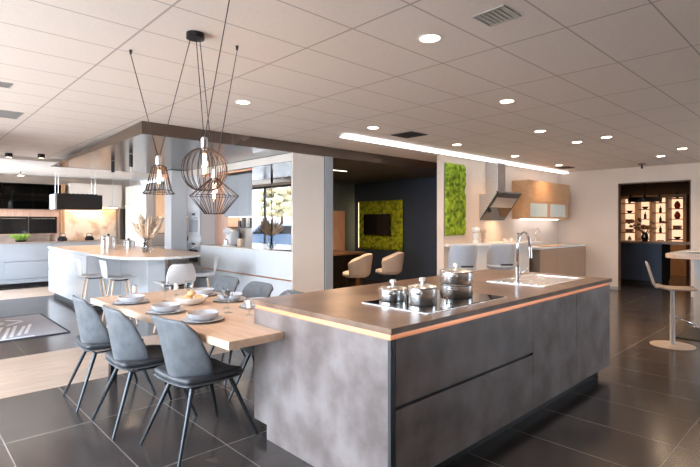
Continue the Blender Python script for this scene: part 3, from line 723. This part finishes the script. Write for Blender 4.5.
# hanging black hood over white island + pendants
hd = thing('island_hood', 'black rectangular extractor hood hanging over the white island', 'extractor hood', (2.29, 10.8, 1.754))
obj('body', B().box(.03, .86, 0, .45, 0, .30), 'anthracite', hd, bevel=.003); obj('end_plate', B().box(0, .029, 0, .45, 0, .30), 'white_lacquer', hd)
for x, y in ((.08,.1),(.08,.35),(.75,.1),(.75,.35)): obj('cable', B().tube([(x,y,.301),(x,y,.866)], .004, 6), 'steel', hd)
b = B()
for i in range(9): b.box(.06+.085*i, .10+.085*i, .05, .4, .301, .32)
obj('vent_fins', b, 'black', hd)
for i, (x, y, lab) in enumerate(((2.68, 8.63, 'farther'), (2.61, 7.58, 'nearer'))):
    t = thing('disc_pendant_lamp', 'slim black pendant lamp over the white island, the '+lab+' one', 'pendant lamp', (x, y, 1.735), 0, 'slim pendant lamps over the white island')
    obj('canopy', B().cyl((0,0,.60), .028, .19, 20), 'black_metal', t, smooth='auto'); obj('cord', B().cyl((0,0,.02), .005, .58, 8), 'white_plastic', t)
    obj('shade', B().lathe([(0,.008),(.075,.008),(.075,.02),(0,.02)], n=24), 'black_metal', t, smooth='auto'); obj('diffuser', B().cyl((0,0,0), .07, .0075), 'lamp_small', t)
    spot(t, (0,0,-.01), 8)

# ================================================================= FAR LEFT KITCHEN
fk = thing('kitchen_run', 'grey-blue handleless base cabinets with brown stone worktop along the far wall', 'base cabinets', (-1.2, 13.2, 0))
for i in range(2, 5):
    x0 = i*1.0
    obj('drawer', B().box(x0+.002, x0+.998, 0, .02, .60, 1.0), 'grey_blue_front', fk, bevel=.0015); obj('drawer', B().box(x0+.002, x0+.998, 0, .02, .20, .58), 'grey_blue_front', fk, bevel=.0015)
    obj('drawer', B().box(x0+.002, x0+.998, 0, .02, .10, .185), 'grey_blue_front', fk)
obj('carcass', B().box(1.85, 5.2, .021, .58, .09, 1.0), 'grey_blue_front', fk)
obj('plinth', B().box(1.85, 5.2, .08, .55, 0, .09), 'black', fk)
obj('worktop', B().box(1.85, 5.2, -.01, .58, 1.001, 1.035), 'worktop_stone', fk)
obj('upstand', B().box(1.85, 4.0, .50, .58, 1.036, 1.19), 'worktop_stone', fk)
wpn = thing('oven_wall', 'beige wall panel with built-in black glass ovens', 'wall panel', (-1.2, 13.68, 1.2))
obj('panel', B().box(1.85, 4.18, 0, .11, 0, .60), 'pink_wood', wpn)
for x0 in (2.95, 3.55):
    o = obj('oven', B().box(x0, x0+.59, -.02, -.001, .02, .43), 'black_glass', wpn, bevel=.002)
    obj('handle', B().tube([(x0+.05,-.05,.38),(x0+.54,-.05,.38)], .008, 6), 'steel', o)
gc = thing('wall_cabinet', 'black glass wall cabinets above the beige oven wall', 'cabinet', (-1.2, 13.45, 1.81))
obj('body', B().box(1.85, 4.25, .02, .33, 0, .60), 'dark_wood', gc)
for i in range(3, 7): obj('door', B().box(i*.6+.003, i*.6+.597, 0, .018, .002, .598), 'smoked_glass', gc)
obj('side_panel', B().box(4.18, 4.25, -.05, .02, -.60, .62), 'frame_wood', gc)
ms = obj('marble_backsplash', B().box(3.06, 4.35, 13.76, 13.79, 1.04, 1.85), 'marble'); tag(ms, 'warm lit veined marble backsplash at the far wall', 'backsplash')
ls = thing('undercabinet_light', 'warm strip light above the marble backsplash', 'light', (3.1, 13.6, 1.86)); obj('diffuser', B().box(0, 1.2, 0, .04, 0, .01), 'warm_strip', ls)
arealight(ls, (.6, .02, -.01), 1.2, .05, 4)
bk = thing('white_bulkhead', 'white wall box above the marble backsplash', 'wall box', (3.15, 13.3, 1.88)); obj('body', B().box(0, 1.2, 0, .49, 0, .58), 'cream_lacquer', bk)
tu = thing('tall_cabinet', 'white tall cabinet with built-in fridge beside the marble', 'cabinet', (4.40, 11.75, 0))
obj('body', B().box(.022, .48, 0, 1.42, 0, 2.42), 'white_lacquer', tu)
obj('door', B().box(0, .02, .004, .72, .1, 2.41), 'white_lacquer', tu, bevel=.0015); obj('door', B().box(0, .02, .724, 1.416, .1, 2.41), 'cream_lacquer', tu, bevel=.0015)
dp = obj('dark_column', B().box(4.30, 4.42, 13.25, 13.32, 1.04, 1.85), 'bottle_dark'); tag(dp, 'narrow dark upright between the marble and white cabinet', 'panel')
# orange niche cupboard
on = thing('display_cupboard', 'warm orange lit cupboard niche behind the pampas grass', 'cupboard', (4.55, 9.75, 0))
obj('base', B().box(.0, .34, .02, 1.95, 0, .90), 'taupe_side', on); obj('worktop', B().box(-.02, .34, 0, 1.95, .901, .93), 'worktop_stone', on)
obj('upper_cabinet', B().box(.05, .34, .02, 1.95, 1.62, 2.25), 'orange_wood', on); obj('back_panel', B().box(.30, .34, .02, 1.95, .931, 1.619), 'frame_wood', on)
obj('shelf', B().box(.06, .29, .02, 1.95, 1.22, 1.24), 'dark_wood', on)
obj('led_strip', B().box(.10, .28, .1, 1.85, 1.610, 1.6185), 'warm_strip', on)
for k, (yy, w) in enumerate(((10.1,'right'),(10.5,'middle'),(10.9,'left'))):
    o = obj('black_bowl', B().lathe([(0,0),(.05,0),(.09,.07),(.085,.07),(.045,.006),(0,.006)], n=20), 'black', smooth='auto'); o.location = (4.70, yy, 1.241); tag(o, 'black bowl on the cupboard shelf behind the pampas grass, '+w+' one', 'bowl', 'bowls on the cupboard shelf')
o = thing('microwave', 'black microwave on the counter behind the pampas grass', 'microwave', (4.62, 10.0, .9305)); obj('body', B().box(0,.2,0,.45,0,.24), 'anthracite', o, bevel=.005); obj('door', B().box(-.008,-.001,.02,.34,.02,.22), 'black_glass', o)
# small stuff on far worktop
t = thing('green_plant', 'low green leafy plant on the stone worktop under the ovens', 'plant', (2.15, 13.42, 1.036))
obj('tray', B().lathe([(0,0),(.10,0),(.12,.04),(0,.04)], n=20), 'black', t, smooth='auto'); b = B()
for k in range(60):
    a = random.random()*6.28; q = random.random()*.26; b.tube([(q*.3*cos(a),q*.3*sin(a)*.5,.04),(q*.7*cos(a),q*.5*sin(a),.12+.05*random.random()),(q*cos(a),q*sin(a)*.6,.10+.09*random.random())], [.005,.022,.004], 4)
obj('leaves', b, 'green_leaf', t)
t = thing('salt_mill', 'small white mill on the far stone worktop', 'mill', (1.55, 13.40, 1.036)); obj('body', B().lathe([(0,0),(.04,0),(.03,.08),(.035,.12),(0,.13)], n=16), 'white_plastic', t, smooth='auto'); obj('knob', B().sphere((0,0,.15), .022), 'white_plastic', t, smooth=True)
for x, w in ((3.0,'left'),(3.6,'right')):
    t = thing('black_kettle', 'round black kettle on the far worktop, '+w+' of two', 'kettle', (x, 13.4, 1.036), 0, 'black kettles'); obj('body', B().lathe([(0,0),(.10,0),(.11,.05),(.07,.11),(0,.12)], n=20), 'black_metal', t, smooth='auto'); obj('handle', B().tube([(-.07,0,.09),(-.05,0,.18),(.05,0,.18),(.07,0,.09)], .008, 6), 'black', t, smooth=True)
# rug
rg = thing('rug', 'grey rug with white lettering-like stripes and dark edge on the tiled floor', 'rug', (0, 7.37, 0))
obj('pile', B().box(.65, 1.72, 0, 1.76, .0005, .008), 'rug_grey', rg)
obj('border', B().box(.65, 1.74, -.025, -.0005, .0005, .012).box(1.7205, 1.745, 0, 1.76, .0005, .012).box(.65, 1.74, 1.7605, 1.785, .0005, .012), 'rug_edge', rg)
b = B()
def stroke(p, q, w=.05):
    d = (q[0]-p[0], q[1]-p[1]); L = sqrt(d[0]**2+d[1]**2); n = (-d[1]/L*w/2, d[0]/L*w/2)
    b.prism([(p[0]+n[0],p[1]+n[1]),(q[0]+n[0],q[1]+n[1]),(q[0]-n[0],q[1]-n[1]),(p[0]-n[0],p[1]-n[1])], .0085, .0095)
for x0 in (.72, 1.06):
    for k in range(4): stroke((x0-.05+.09*k, .10+.06*k), (x0+.12+.09*k, .85+.1*(k % 2)), .04)
for x0 in (.72, .95, 1.18): stroke((x0, 1.05), (x0+.22, 1.25), .05); stroke((x0+.22, 1.3), (x0+.05, 1.5), .04)
stroke((.67,.05),(1.35,.07),.05)
obj('pattern', b, 'rug_white', rg)

# ================================================================= HOOD KITCHEN ON THE RIGHT
def moss_slab(b, x0, x1, y0, y1, z0, z1, face, n1, n2, amp, seed):
    rr = random.Random(seed)
    H_ = {}
    bumps = [(rr.random(), rr.random(), .010+.018*rr.random(), rr.random()) for _ in range(900)]
    import collections
    cell = collections.defaultdict(list)
    for q in bumps: cell[(int(q[0]*16), int(q[1]*16))].append(q)
    def h(u, v):
        cu, cvv = int(u*16), int(v*16); m = 0
        for i in (-1,0,1):
            for j in (-1,0,1):
                for (a, c, r, k) in cell.get((cu+i, cvv+j), ()):
                    d = ((u-a)**2+(v-c)**2)/(r*r*4)
                    if d < 1: m = max(m, (1-d)**.5*(.4+.6*k))
        return m
    def edge(u, v): e = min(u, 1-u, v, 1-v); return min(1, e*25)
    def f(u, v):
        dd = (.25+.75*h(u, v))*amp*edge(u, v)
        if face == 'y': return (x0+(x1-x0)*u, y1-dd, z0+(z1-z0)*v)
        return (x1-dd, y1-(y1-y0)*u, z0+(z1-z0)*v)
    b.grid(f, n1, n2); return b
mp = thing('moss_panel', 'tall vivid green moss panel on the cream wall beside the white corner', 'moss panel', (0,0,0))
obj('backing', B().box(6.97, 7.55, 4.935, 4.949, 1.27, 2.53), 'anthracite', mp)
obj('moss', moss_slab(B(), 6.96, 7.56, 4.86, 4.934, 1.26, 2.54, 'y', 60, 110, .06, 3), 'moss_bright', mp)
# bar counter + wall kitchen
TBr = 1.12
bc = thing('wall_counter', 'cream bar counter along the cream hood wall behind grey stools', 'counter', (0,0,0))
obj('top', B().prism([(6.96,4.94),(6.96,4.88),(8.2,4.32),(9.24,4.25),(9.24,4.94)], TBr-.05, TBr), 'cream_lacquer', bc, bevel=.003)
obj('front_panel', B().prism([(7.1,4.94),(8.3,4.52),(9.20,4.50),(9.20,4.94)], 0, TBr-.051), 'cream_lacquer', bc)
bu = thing('base_cabinet', 'taupe sink base cabinet with white worktop under the orange wall cabinet', 'cabinet', (9.27, 4.33, 0))
obj('body', B().box(.022, 2.30, .0, .61, .08, .95), 'taupe_side', bu); obj('plinth', B().box(.05, 2.3, .05, .6, 0, .08), 'black', bu)
for i in range(3): obj('door', B().box(.02+i*.76, .02+i*.76+.757, -.02, -.001, .09, .94), 'taupe_front', bu, bevel=.0015)
obj('worktop', B().box(0, 2.31, -.03, .61, .951, .985), 'white_lacquer', bu)
wf = thing('small_faucet', 'small chrome faucet at the far wall sink', 'faucet', (10.0, 4.75, .986))
obj('spout', B().tube([(0,0,0),(0,0,.30)]+[(.08-.08*cos(a),0,.30+.08*sin(a)) for a in [pi*i/8 for i in range(1,9)]]+[(.16,0,.22)], .010, 8), 'chrome', wf, smooth=True)
obj('base', B().cyl((0,0,0), .025, .05), 'chrome', wf, smooth='auto')
cb = obj('cutting_board', B().box(9.9, 10.6, 4.40, 4.66, .986, 1.004), 'orange_wood', bevel=.004); tag(cb, 'wooden cutting board on the white worktop by the small faucet', 'cutting board')
ow = thing('wall_cabinet', 'orange wooden wall cabinet with two frosted glass flaps', 'cabinet', (9.35, 4.60, 1.56))
obj('body', B().box(0, 2.02, .02, .345, 0, .80), 'orange_wood', ow, bevel=.002)
obj('flap_door', B().box(.003, 2.017, 0, .018, .37, .798), 'orange_wood', ow, bevel=.0015)
for x0 in (.1, 1.03):
    f_ = obj('flap_door', B().box(x0-.09, x0, 0, .018, .003, .365).box(x0+.80, x0+.92 if x0 > 1 else x0+.84, 0, .018, .003, .365).box(x0, x0+.80, 0, .018, .003, .05).box(x0, x0+.80, 0, .018, .33, .365), 'orange_wood', ow)
    obj('frosted_pane', B().box(x0, x0+.80, .006, .012, .05, .33), 'frosted_backlit', f_)
obj('led_strip', B().box(.1, 1.9, .20, .23, -.008, -.0005), 'cabinet_led', ow)
o = obj('pane_backing', B().box(0.02, 2.0, .0155, .0195, .04, .34), 'blue_grey_plastic', ow)  # plain panel behind the panes, gives off no light
# hood
hh = thing('extractor_hood', 'slanted black glass extractor hood with steel chimney on the cream wall', 'extractor hood', (8.08, 4.948, 1.56))
obj('chimney', B().box(.23, .53, -.255, 0, .34, 1.10), 'brushed_steel', hh, bevel=.003)
obj('body', B().add([(.01,0,.0),(.01,-.02,0),(.01,-.36,.47),(.01,0,.47),(.89,0,0),(.89,-.02,0),(.89,-.36,.47),(.89,0,.47)], [(0,1,2,3),(7,6,5,4),(0,4,5,1),(1,5,6,2),(2,6,7,3),(3,7,4,0)]), 'brushed_steel', hh)
def slab(u0, u1, s0, s1, off, th):     # along slanted face, s 0..1 from bottom to top
    dx, dz = -.34, .47; L = sqrt(dx*dx+dz*dz); nx, nz = -dz/L, dx/L
    p = []
    for o_ in (off, off+th):
        for s in (s0, s1): p.append((-.02+dx*s+nx*o_, dz*s+nz*o_))
    v = [(u, a, c) for u in (u0, u1) for a, c in (p[0], p[1], p[3], p[2])]
    return B().add(v, [(0,1,2,3),(7,6,5,4),(0,4,5,1),(1,5,6,2),(2,6,7,3),(3,7,4,0)])
obj('glass_panel', slab(0, .90, -.03, 1.03, .002, .02), 'black_glass', hh)
obj('frame', slab(0, .90, 1.031, 1.07, -.02, .05), 'anthracite', hh)
obj('filter', slab(.06, .84, .50, .88, .0225, .006), 'brushed_steel', hh)
spot(hh, (.45, -.2, .1), 6)
# figurines
def fig(x, y, s, lab, m):
    t = thing('decorative_figurine', lab, 'figurine', (x, y, TBr+.0005), 0, 'stacked figurines on the cream counter')
    obj('body', B().lathe([(0,0),(.05*s,0),(.05*s,.05*s),(.025*s,.06*s),(.05*s,.09*s),(.055*s,.17*s),(.03*s,.19*s),(0,.19*s)], n=20), m, t, smooth='auto')
    obj('head', B().lathe([(0,.191*s),(.06*s,.20*s),(.08*s,.24*s),(.06*s,.28*s),(0,.29*s)], n=20), m, t, smooth='auto')
fig(7.62, 4.74, 1.0, 'white stacked figurine in front of the moss panel', 'ceramic_white'); fig(7.95, 4.78, .85, 'smaller beige figurine right of the white one', 'beige_plastic')
t = thing('grey_canister', 'small grey canister on the cream counter near the tap arch', 'canister', (9.0, 4.6, TBr+.0005)); obj('body', B().cyl((0,0,0), .05, .14), 'blue_grey_plastic', t, smooth='auto'); obj('lid', B().cyl((0,0,.141), .052, .02), 'black', t, smooth='auto')
for i, (x, y) in enumerate(((8.5, 4.65), (8.68, 4.62))):
    t = thing('espresso_cup', 'small white cup on the cream counter, '+('left' if i == 0 else 'right')+' of two', 'cup', (x, y, TBr+.0005), 0, 'white cups on the cream counter'); obj('body', B().lathe([(0,0),(.025,0),(.038,.06),(.034,.06),(.022,.006),(0,.006)], n=18), 'ceramic_white', t, smooth='auto'); obj('handle', B().tube([(.035,0,.05),(.055,0,.04),(.03,0,.015)], .004, 6), 'ceramic_white', t)

# light blue bar chairs behind the island
def pedestal_chair():
    t = thing('bar_chair', 'x', 'stool')
    def f(u, v):
        s = u*2-1
        a = s*1.9; r = .195+.01*v
        drop = .20*max(0, abs(s)-.55)/.45
        return (-r*cos(a)*.95+.02-.05*v, r*sin(a), .80+v*(.37-drop))
    obj('backrest', B().grid(f, 18, 8), 'blue_grey_plastic', t, smooth=True, solid=.03, sub=1)
    obj('seat', B().lathe([(0,.76),(.18,.76),(.215,.79),(.21,.83),(.15,.85),(0,.85)], n=28), 'blue_grey_plastic', t, smooth=True)
    obj('back_opening', B().box(-.285,-.262,-.09,.09,.835,.86), 'anthracite', t)
    obj('column', B().cyl((0,0,.012), .03, .745), 'chrome', t, smooth='auto'); obj('base', B().lathe([(0,0),(.21,0),(.21,.008),(.04,.02),(0,.02)], n=32), 'chrome', t, smooth='auto')
    obj('footrest', B().tube([(.0,-.12,.32),(.16,-.12,.32),(.16,.12,.32),(.0,.12,.32)], .011, 8, closed=True), 'chrome', t, smooth=True)
    return t
pc = pedestal_chair()
place(pc, True, (6.25, 4.12, 0), .85, 'light grey-blue bar chair behind the island, left one, back to the camera', 'grey-blue bar chairs at the cream counter')
place(pc, False, (6.96, 3.88, 0), .85, 'light grey-blue bar chair behind the island, right one, back to the camera', 'grey-blue bar chairs at the cream counter')

# ================================================================= OFFICE
mo = thing('moss_wall_panel', 'square olive green moss panel behind the television in the dark office', 'moss panel', (0,0,0))
obj('backing', B().box(8.96, 8.998, 7.60, 9.08, .82, 2.02), 'anthracite', mo)
obj('moss', moss_slab(B(), 8.90, 8.958, 7.58, 9.1, .80, 2.04, 'x', 90, 80, .05, 5), 'moss', mo)
obj('led_strip', B().box(8.962, 8.985, 9.105, 9.115, .82, 2.02), 'warm_strip', mo)
tv = thing('television', 'black wall television on the square moss panel', 'television', (8.80, 7.90, 1.18))
obj('housing', B().box(.012, .05, 0, .88, 0, .52), 'black', tv, bevel=.004); obj('screen', B().box(.006, .0115, .012, .868, .012, .508), 'screen', tv); obj('wall_mount', B().box(.051, .09, .34, .54, .16, .36), 'anthracite', tv)
ta = thing('meeting_table', 'dark brown meeting table in the office behind the island', 'table', (5.45, 7.45, 0))
obj('tabletop', B().box(0, 2.1, 0, 1.1, .80, .84), 'dark_wood', ta, bevel=.004)
lg_ = obj('leg_panel', B().box(.02, .10, .05, 1.05, 0, .799), 'beige_plastic', ta); obj('leg_panel', B().box(1.95, 2.03, .05, 1.05, 0, .799), 'dark_wood', ta)
def tub_chair():
    t = thing('tub_chair', 'x', 'chair')
    def f(u, v):
        a = (u*2-1)*2.0; r = .27+.06*v
        top = .86-.16*max(0, abs(u*2-1)-.45)/.55
        return (-r*cos(a), r*sin(a), .44+v*(top-.44))
    obj('backrest', B().grid(f, 20, 6), 'beige_fabric', t, smooth=True, solid=.05, sub=1)
    obj('seat', B().lathe([(0,.40),(.22,.40),(.27,.43),(.26,.49),(.2,.51),(0,.51)], n=28), 'beige_fabric', t, smooth=True)
    for sx, sy in ((-1,-1),(-1,1),(1,-1),(1,1)): obj('leg', B().tube([(sx*.12,sy*.12,.40),(sx*.22,sy*.22,0)], [.016,.010], 8), 'black_metal', t, smooth='auto')
    return t
tc = tub_chair()
place(tc, True, (6.75, 6.95, 0), 2.3, 'beige tub chair at the office meeting table, left one', 'beige tub chairs in the office')
place(tc, False, (7.62, 6.86, 0), 2.3, 'beige tub chair at the office meeting table, right one', 'beige tub chairs in the office')
dv = thing('office_cupboard', 'narrow beige wooden cupboard standing at the back of the office', 'cupboard', (7.75, 8.85, 0))
obj('body', B().box(0, .48, .02, .40, 0, 1.78), 'beige_plastic', dv, bevel=.004); obj('door', B().box(.01, .47, 0, .018, .05, 1.76), 'pink_wood', dv, bevel=.002)
oc_ = thing('office_chair_back', 'dark brown leather high chair at the left end of the office table', 'chair', (6.05, 8.75, 0)); oc_.name = 'office_chair'
obj('backrest', B().box(-.25, .25, -.03, .04, .55, 1.28), 'dark_wood', oc_, bevel=.03, seg=4); obj('seat', B().box(-.25,.25,-.45,-.03,.45,.55), 'dark_wood', oc_, bevel=.03, seg=4)
obj('column', B().cyl((0,-.22,.06), .03, .39), 'black_metal', oc_, smooth='auto')
for k in range(5): a = k*2*pi/5; obj('base_arm', B().tube([(0,-.22,.07),(.27*cos(a),-.22+.27*sin(a),.03)], [.02,.03], 6), 'black_metal', oc_)

# ================================================================= BAR TABLE + STOOL AT RIGHT
bt = thing('bar_table', 'high bar table with rounded pale top at the right picture edge', 'table', (7.0, 0, 0))
pts = [(0, -.6)]+[(0, 1.35)]+[(.25-.25*cos(a), 1.45+.25*sin(a)) for a in [pi*i/12 for i in range(0, 7)]]+[(1.15, 1.70+.0), (1.30, 1.66), (1.40,1.5), (1.40, -.6)]
bto = obj('tabletop', B().prism(pts, 1.045, 1.10), 'oak', bt, bevel=.006)
obj('top_laminate', B().prism([(x*.98+.014, y*.985) for x, y in pts], 1.1005, 1.104), 'blue_grey_plastic', bt)
obj('support_panel', B().box(1.25, 1.33, -.55, 1.60, 0, 1.044), 'white_lacquer', bt)
pn = obj('serving_plate', B().lathe([(0,0),(.08,0),(.13,.015),(.125,.018),(.08,.005),(0,.005)], n=28), 'ceramic_white', smooth='auto'); pn.location = (7.45, 1.40, 1.1045); tag(pn, 'white plate on the high bar table', 'plate')
bs_ = thing('bar_stool', 'beige moulded bar stool with steel column and round base', 'stool', (6.85, 1.54, 0))
RX = RT[0]; 
def f(u, v):
    s = u*2-1
    if v < .55: k = v/.55; x = .24-.42*k; z = .70+.012*s*s-.012*sin(pi*k)+.02*(k > .9)
    else: k = (v-.55)/.45; x = -.18-.09*k; z = .70+.03*k+.28*k
    return (x, s*.19*(1-.1*k), z)
obj('shell', B().grid(f, 8, 18), 'beige_plastic', bs_, smooth=True, solid=.022, sub=1)
obj('column', B().cyl((0,0,.02), .028, .36, 20).cyl((0,0,.38), .022, .29, 20), 'white_plastic', bs_, smooth='auto')
obj('base', B().lathe([(0,0),(.235,0),(.238,.008),(.06,.022),(0,.024)], n=40), 'beige_plastic', bs_, smooth='auto')
obj('bracket', B().lathe([(0,.665),(.03,.665),(.09,.685),(0,.685)], n=16), 'white_plastic', bs_, smooth='auto')
obj('footrest', B().tube([(.03,0,.36),(.20,-.02,.28),(.22,.10,.27),(.22,-.12,.27)], .011, 8), 'chrome', bs_, smooth=True)
bs_.rotation_euler = (0, 0, -1.25)
mtb = obj('floor_mat', B().box(7.35, 8.2, .3, 1.62, .0005, .012), 'black', bevel=.003); tag(mtb, 'black mat on the floor under the bar table', 'mat')

# ================================================================= BAR ROOM
bb = thing('bar_counter', 'dark navy bar counter with copper-brown top in the room behind', 'counter', (12.98, 2.4, 0))
obj('body', B().box(.02, .75, .73, 1.9, .10, .985), 'wall_navy', bb); obj('plinth', B().box(.06, .7, .75, 1.9, 0, .10), 'black', bb)
for i in range(3): obj('door', B().box(0, .019, .735+i*.385, .735+i*.385+.381, .11, .98), 'wall_navy', bb, bevel=.001)
obj('top', B().box(-.04, .80, -.15, 1.95, .986, 1.03), 'worktop_dark', bb, bevel=.003); obj('leg_panel', B().box(.1, .7, -.12, -.06, 0, .985), 'dark_wood', bb)
su = thing('shelving_unit', 'large warm backlit wooden shelf wall in the bar room', 'shelving', (15.9, 3.25, .0))
WY, HZ = 1.72, 2.28
obj('light_panel', B().box(.40, .42, .08, WY-.08, .86, HZ-.08), 'shelf_light', su)
obj('frame', B().box(0, .43, 0, .08, 0, HZ).box(0, .43, WY-.08, WY, 0, HZ).box(0, .43, .08, WY-.08, HZ-.08, HZ).box(0, .43, .08, WY-.08, 0, .86), 'frame_wood', su)
cols = [.08, .46, .86, 1.24, WY-.08]
for c_ in cols[1:-1]: obj('post', B().box(0, .39, c_-.035, c_+.035, .861, HZ-.081), 'frame_wood', su)
items = []
for ci in range(4):
    y0 = cols[ci]+(.0455 if ci else .0005); y1 = cols[ci+1]-(.0455 if ci < 3 else .0005)
    zs = [.88+.29*k+(.0 if ci % 2 else .11) for k in range(5)]
    for z in zs:
        if z < HZ-.12:
            obj('shelf', B().box(.02, .385, y0, y1, z, z+.022), 'dark_wood', su); items.append(((y0+y1)/2, z+.0225, ci))
nm = ['first', 'second', 'third', 'fourth']; rr = random.Random(4)
for k, (yy, zz_, ci) in enumerate(items):
    kind = rr.choice(['bottle', 'bowl', 'box', 'bottle', 'vase'])
    if ci == 0 and abs(zz_-1.75) < .2: kind = 'red'
    row = 'shelf at height %s' % (['knee','hip','chest','head','top'][min(4, int((zz_-.85)/.3))])
    row = ['lowest', 'second lowest', 'middle', 'second highest', 'top'][min(4, int((zz_-.85)/.3))]
    loc = (16.08, 3.25+yy, zz_+.0005)
    where = ' on the %s shelf, %s column from right, lit shelving' % (row, nm[ci])
    if kind == 'bottle': o = obj('bottle', B().lathe([(0,0),(.035,0),(.035,.12),(.012,.16),(.012,.20),(0,.20)], n=14), 'bottle_dark', smooth='auto'); lab = 'dark bottle'; cat = 'bottle'
    elif kind == 'bowl': o = obj('bowl', B().lathe([(0,0),(.04,0),(.10,.07),(.095,.07),(.035,.008),(0,.008)], n=18), 'bottle_dark', smooth='auto'); lab = 'dark wide bowl'; cat = 'bowl'
    elif kind == 'box': o = obj('storage_box', B().box(-.08,.08,-.09,.09,0,.08).box(-.083,.083,-.093,.093,.081,.10), 'dark_wood'); lab = 'low dark box'; cat = 'box'
    elif kind == 'red': o = obj('vase', B().lathe([(0,0),(.05,0),(.08,.08),(.06,.16),(.03,.19),(.035,.21),(0,.21)], n=20), 'red_glaze', smooth='auto'); lab = 'dark red vase'; cat = 'vase'
    else: o = obj('vase', B().lathe([(0,0),(.04,0),(.055,.09),(.025,.15),(.03,.17),(0,.17)], n=18), 'beige_plastic', smooth='auto'); lab = 'small beige vase'; cat = 'vase'
    o.location = loc; tag(o, lab+where, cat, 'ornaments in the lit shelving')
ch = thing('ring_chandelier', 'dark iron ring chandelier hanging in the bar room', 'chandelier', (14.1, 3.78, 2.03))
obj('ring', B().lathe([(.36,0),(.38,0),(.38,.10),(.36,.10),(.36,0)], n=36), 'black_metal', ch, smooth='auto'); obj('rod', B().cyl((0,0,.02), .012, .565, 8), 'black_metal', ch)
for k in range(3): a = k*pi/3; obj('spoke', B().tube([(.36*cos(a),.36*sin(a),.04),(-.36*cos(a),-.36*sin(a),.04)], .010, 6), 'black_metal', ch)
for k in range(6): a = k*pi/3+.3; obj('candle_bulb', B().cyl((.37*cos(a),.37*sin(a),.105), .015, .09, 10), 'black_metal', ch)
fv = thing('branch_vase', 'dark glass vase on the navy bar counter', 'vase', (13.25, 3.55, 1.0305)); obj('body', B().lathe([(0,0),(.06,0),(.08,.10),(.05,.2),(.055,.22),(.045,.22),(0,.1)], n=20), 'smoked_glass', fv, smooth=True)
fb = thing('dried_branches', 'spray of dried branches in the vase on the bar counter', 'dried flowers', (13.25, 3.55, 1.0305)); b = B()
for k in range(26):
    a = random.random()*6.28; q = .1+.35*random.random(); h = .3+.25*random.random()
    b.tube([(0,0,.03),(q*.2*cos(a),q*.2*sin(a),.22),(q*cos(a),q*sin(a),h)], [.004,.005,.002], 4); b.sphere((q*cos(a),q*sin(a),h), .02+.025*random.random(), .7, 7, 5)
obj('twigs', b, 'twig', fb)
t = thing('ceiling_stub', 'short black ceiling fitting in front of the right wall', 'ceiling fitting', (11.0, 3.0, Z-.10)); obj('cap', B().cyl((0,0,.085), .07, .014), 'black_metal', t, smooth='auto'); obj('rod', B().cyl((0,0,0), .018, .084), 'black_metal', t, smooth='auto')

# ================================================================= OUTSIDE (seen in the glass reflections)
struct('ground_outside', B().box(-30, -1.4, -15, 60, -.25, -.05).box(-1.4, .5, 7.6, 60, -.25, -.05).box(-1.4, 17, -20, -3.1, -.25, -.05), 'asphalt')
def tree(x, y, h, r, lab, seed):
    rr = random.Random(seed); t = thing('tree', lab, 'tree', (x, y, -.05), 0, 'trees outside the windows')
    obj('trunk', B().tube([(0,0,0),(.1,0,h*.5),(0,.1,h*.8)], [.18,.14,.06], 8), 'bark', t, smooth=True)
    b = B()
    for k in range(70):
        a = rr.random()*6.28; q = r*sqrt(rr.random()); z = h*.45+h*.6*rr.random()
        b.sphere((q*cos(a), q*sin(a), z), .35+.4*rr.random(), .7, 6, 4)
    obj('crown', b, 'leaf_out', t)
tree(-20, 40, 5.0, 2.2, 'leafy tree outside the windows, right', 1); tree(-13, 44, 5.5, 2.6, 'leafy tree outside the windows, middle', 2); tree(-27, 46, 5, 2.4, 'leafy tree outside the windows, left', 3)
car = thing('car', 'dark blue parked car outside the windows', 'car', (-4.6, 19.2, -.05), .6)
prof = [(-2.1,.35),(-2.1,.85),(-1.5,.98),(-.9,1.42),(.6,1.45),(1.2,1.0),(2.0,.85),(2.1,.55),(2.1,.35)]
def sec(w, pr_): return [(x, w, z) for x, z in pr_]
n = len(prof); b = B(); b.add(sec(-.85, prof)+sec(.85, prof), [tuple(range(n))[::-1], tuple(range(n, 2*n))]+[(i, (i+1) % n, n+(i+1) % n, n+i) for i in range(n)]); obj('body', b, 'car_paint', car, bevel=.06, seg=3)
for s in (-1, 1):
    obj('side_window', B().add([(-1.3,s*.86,1.0),(-.85,s*.86,1.36),(.5,s*.86,1.38),(1.0,s*.86,1.0)], [(0,1,2,3)]), 'screen', car, solid=.01)
    for x in (-1.3, 1.3): obj('wheel', B().tube([(x,s*.70,.33),(x,s*.88,.33)], .33, 24), 'tyre', car, smooth='auto')
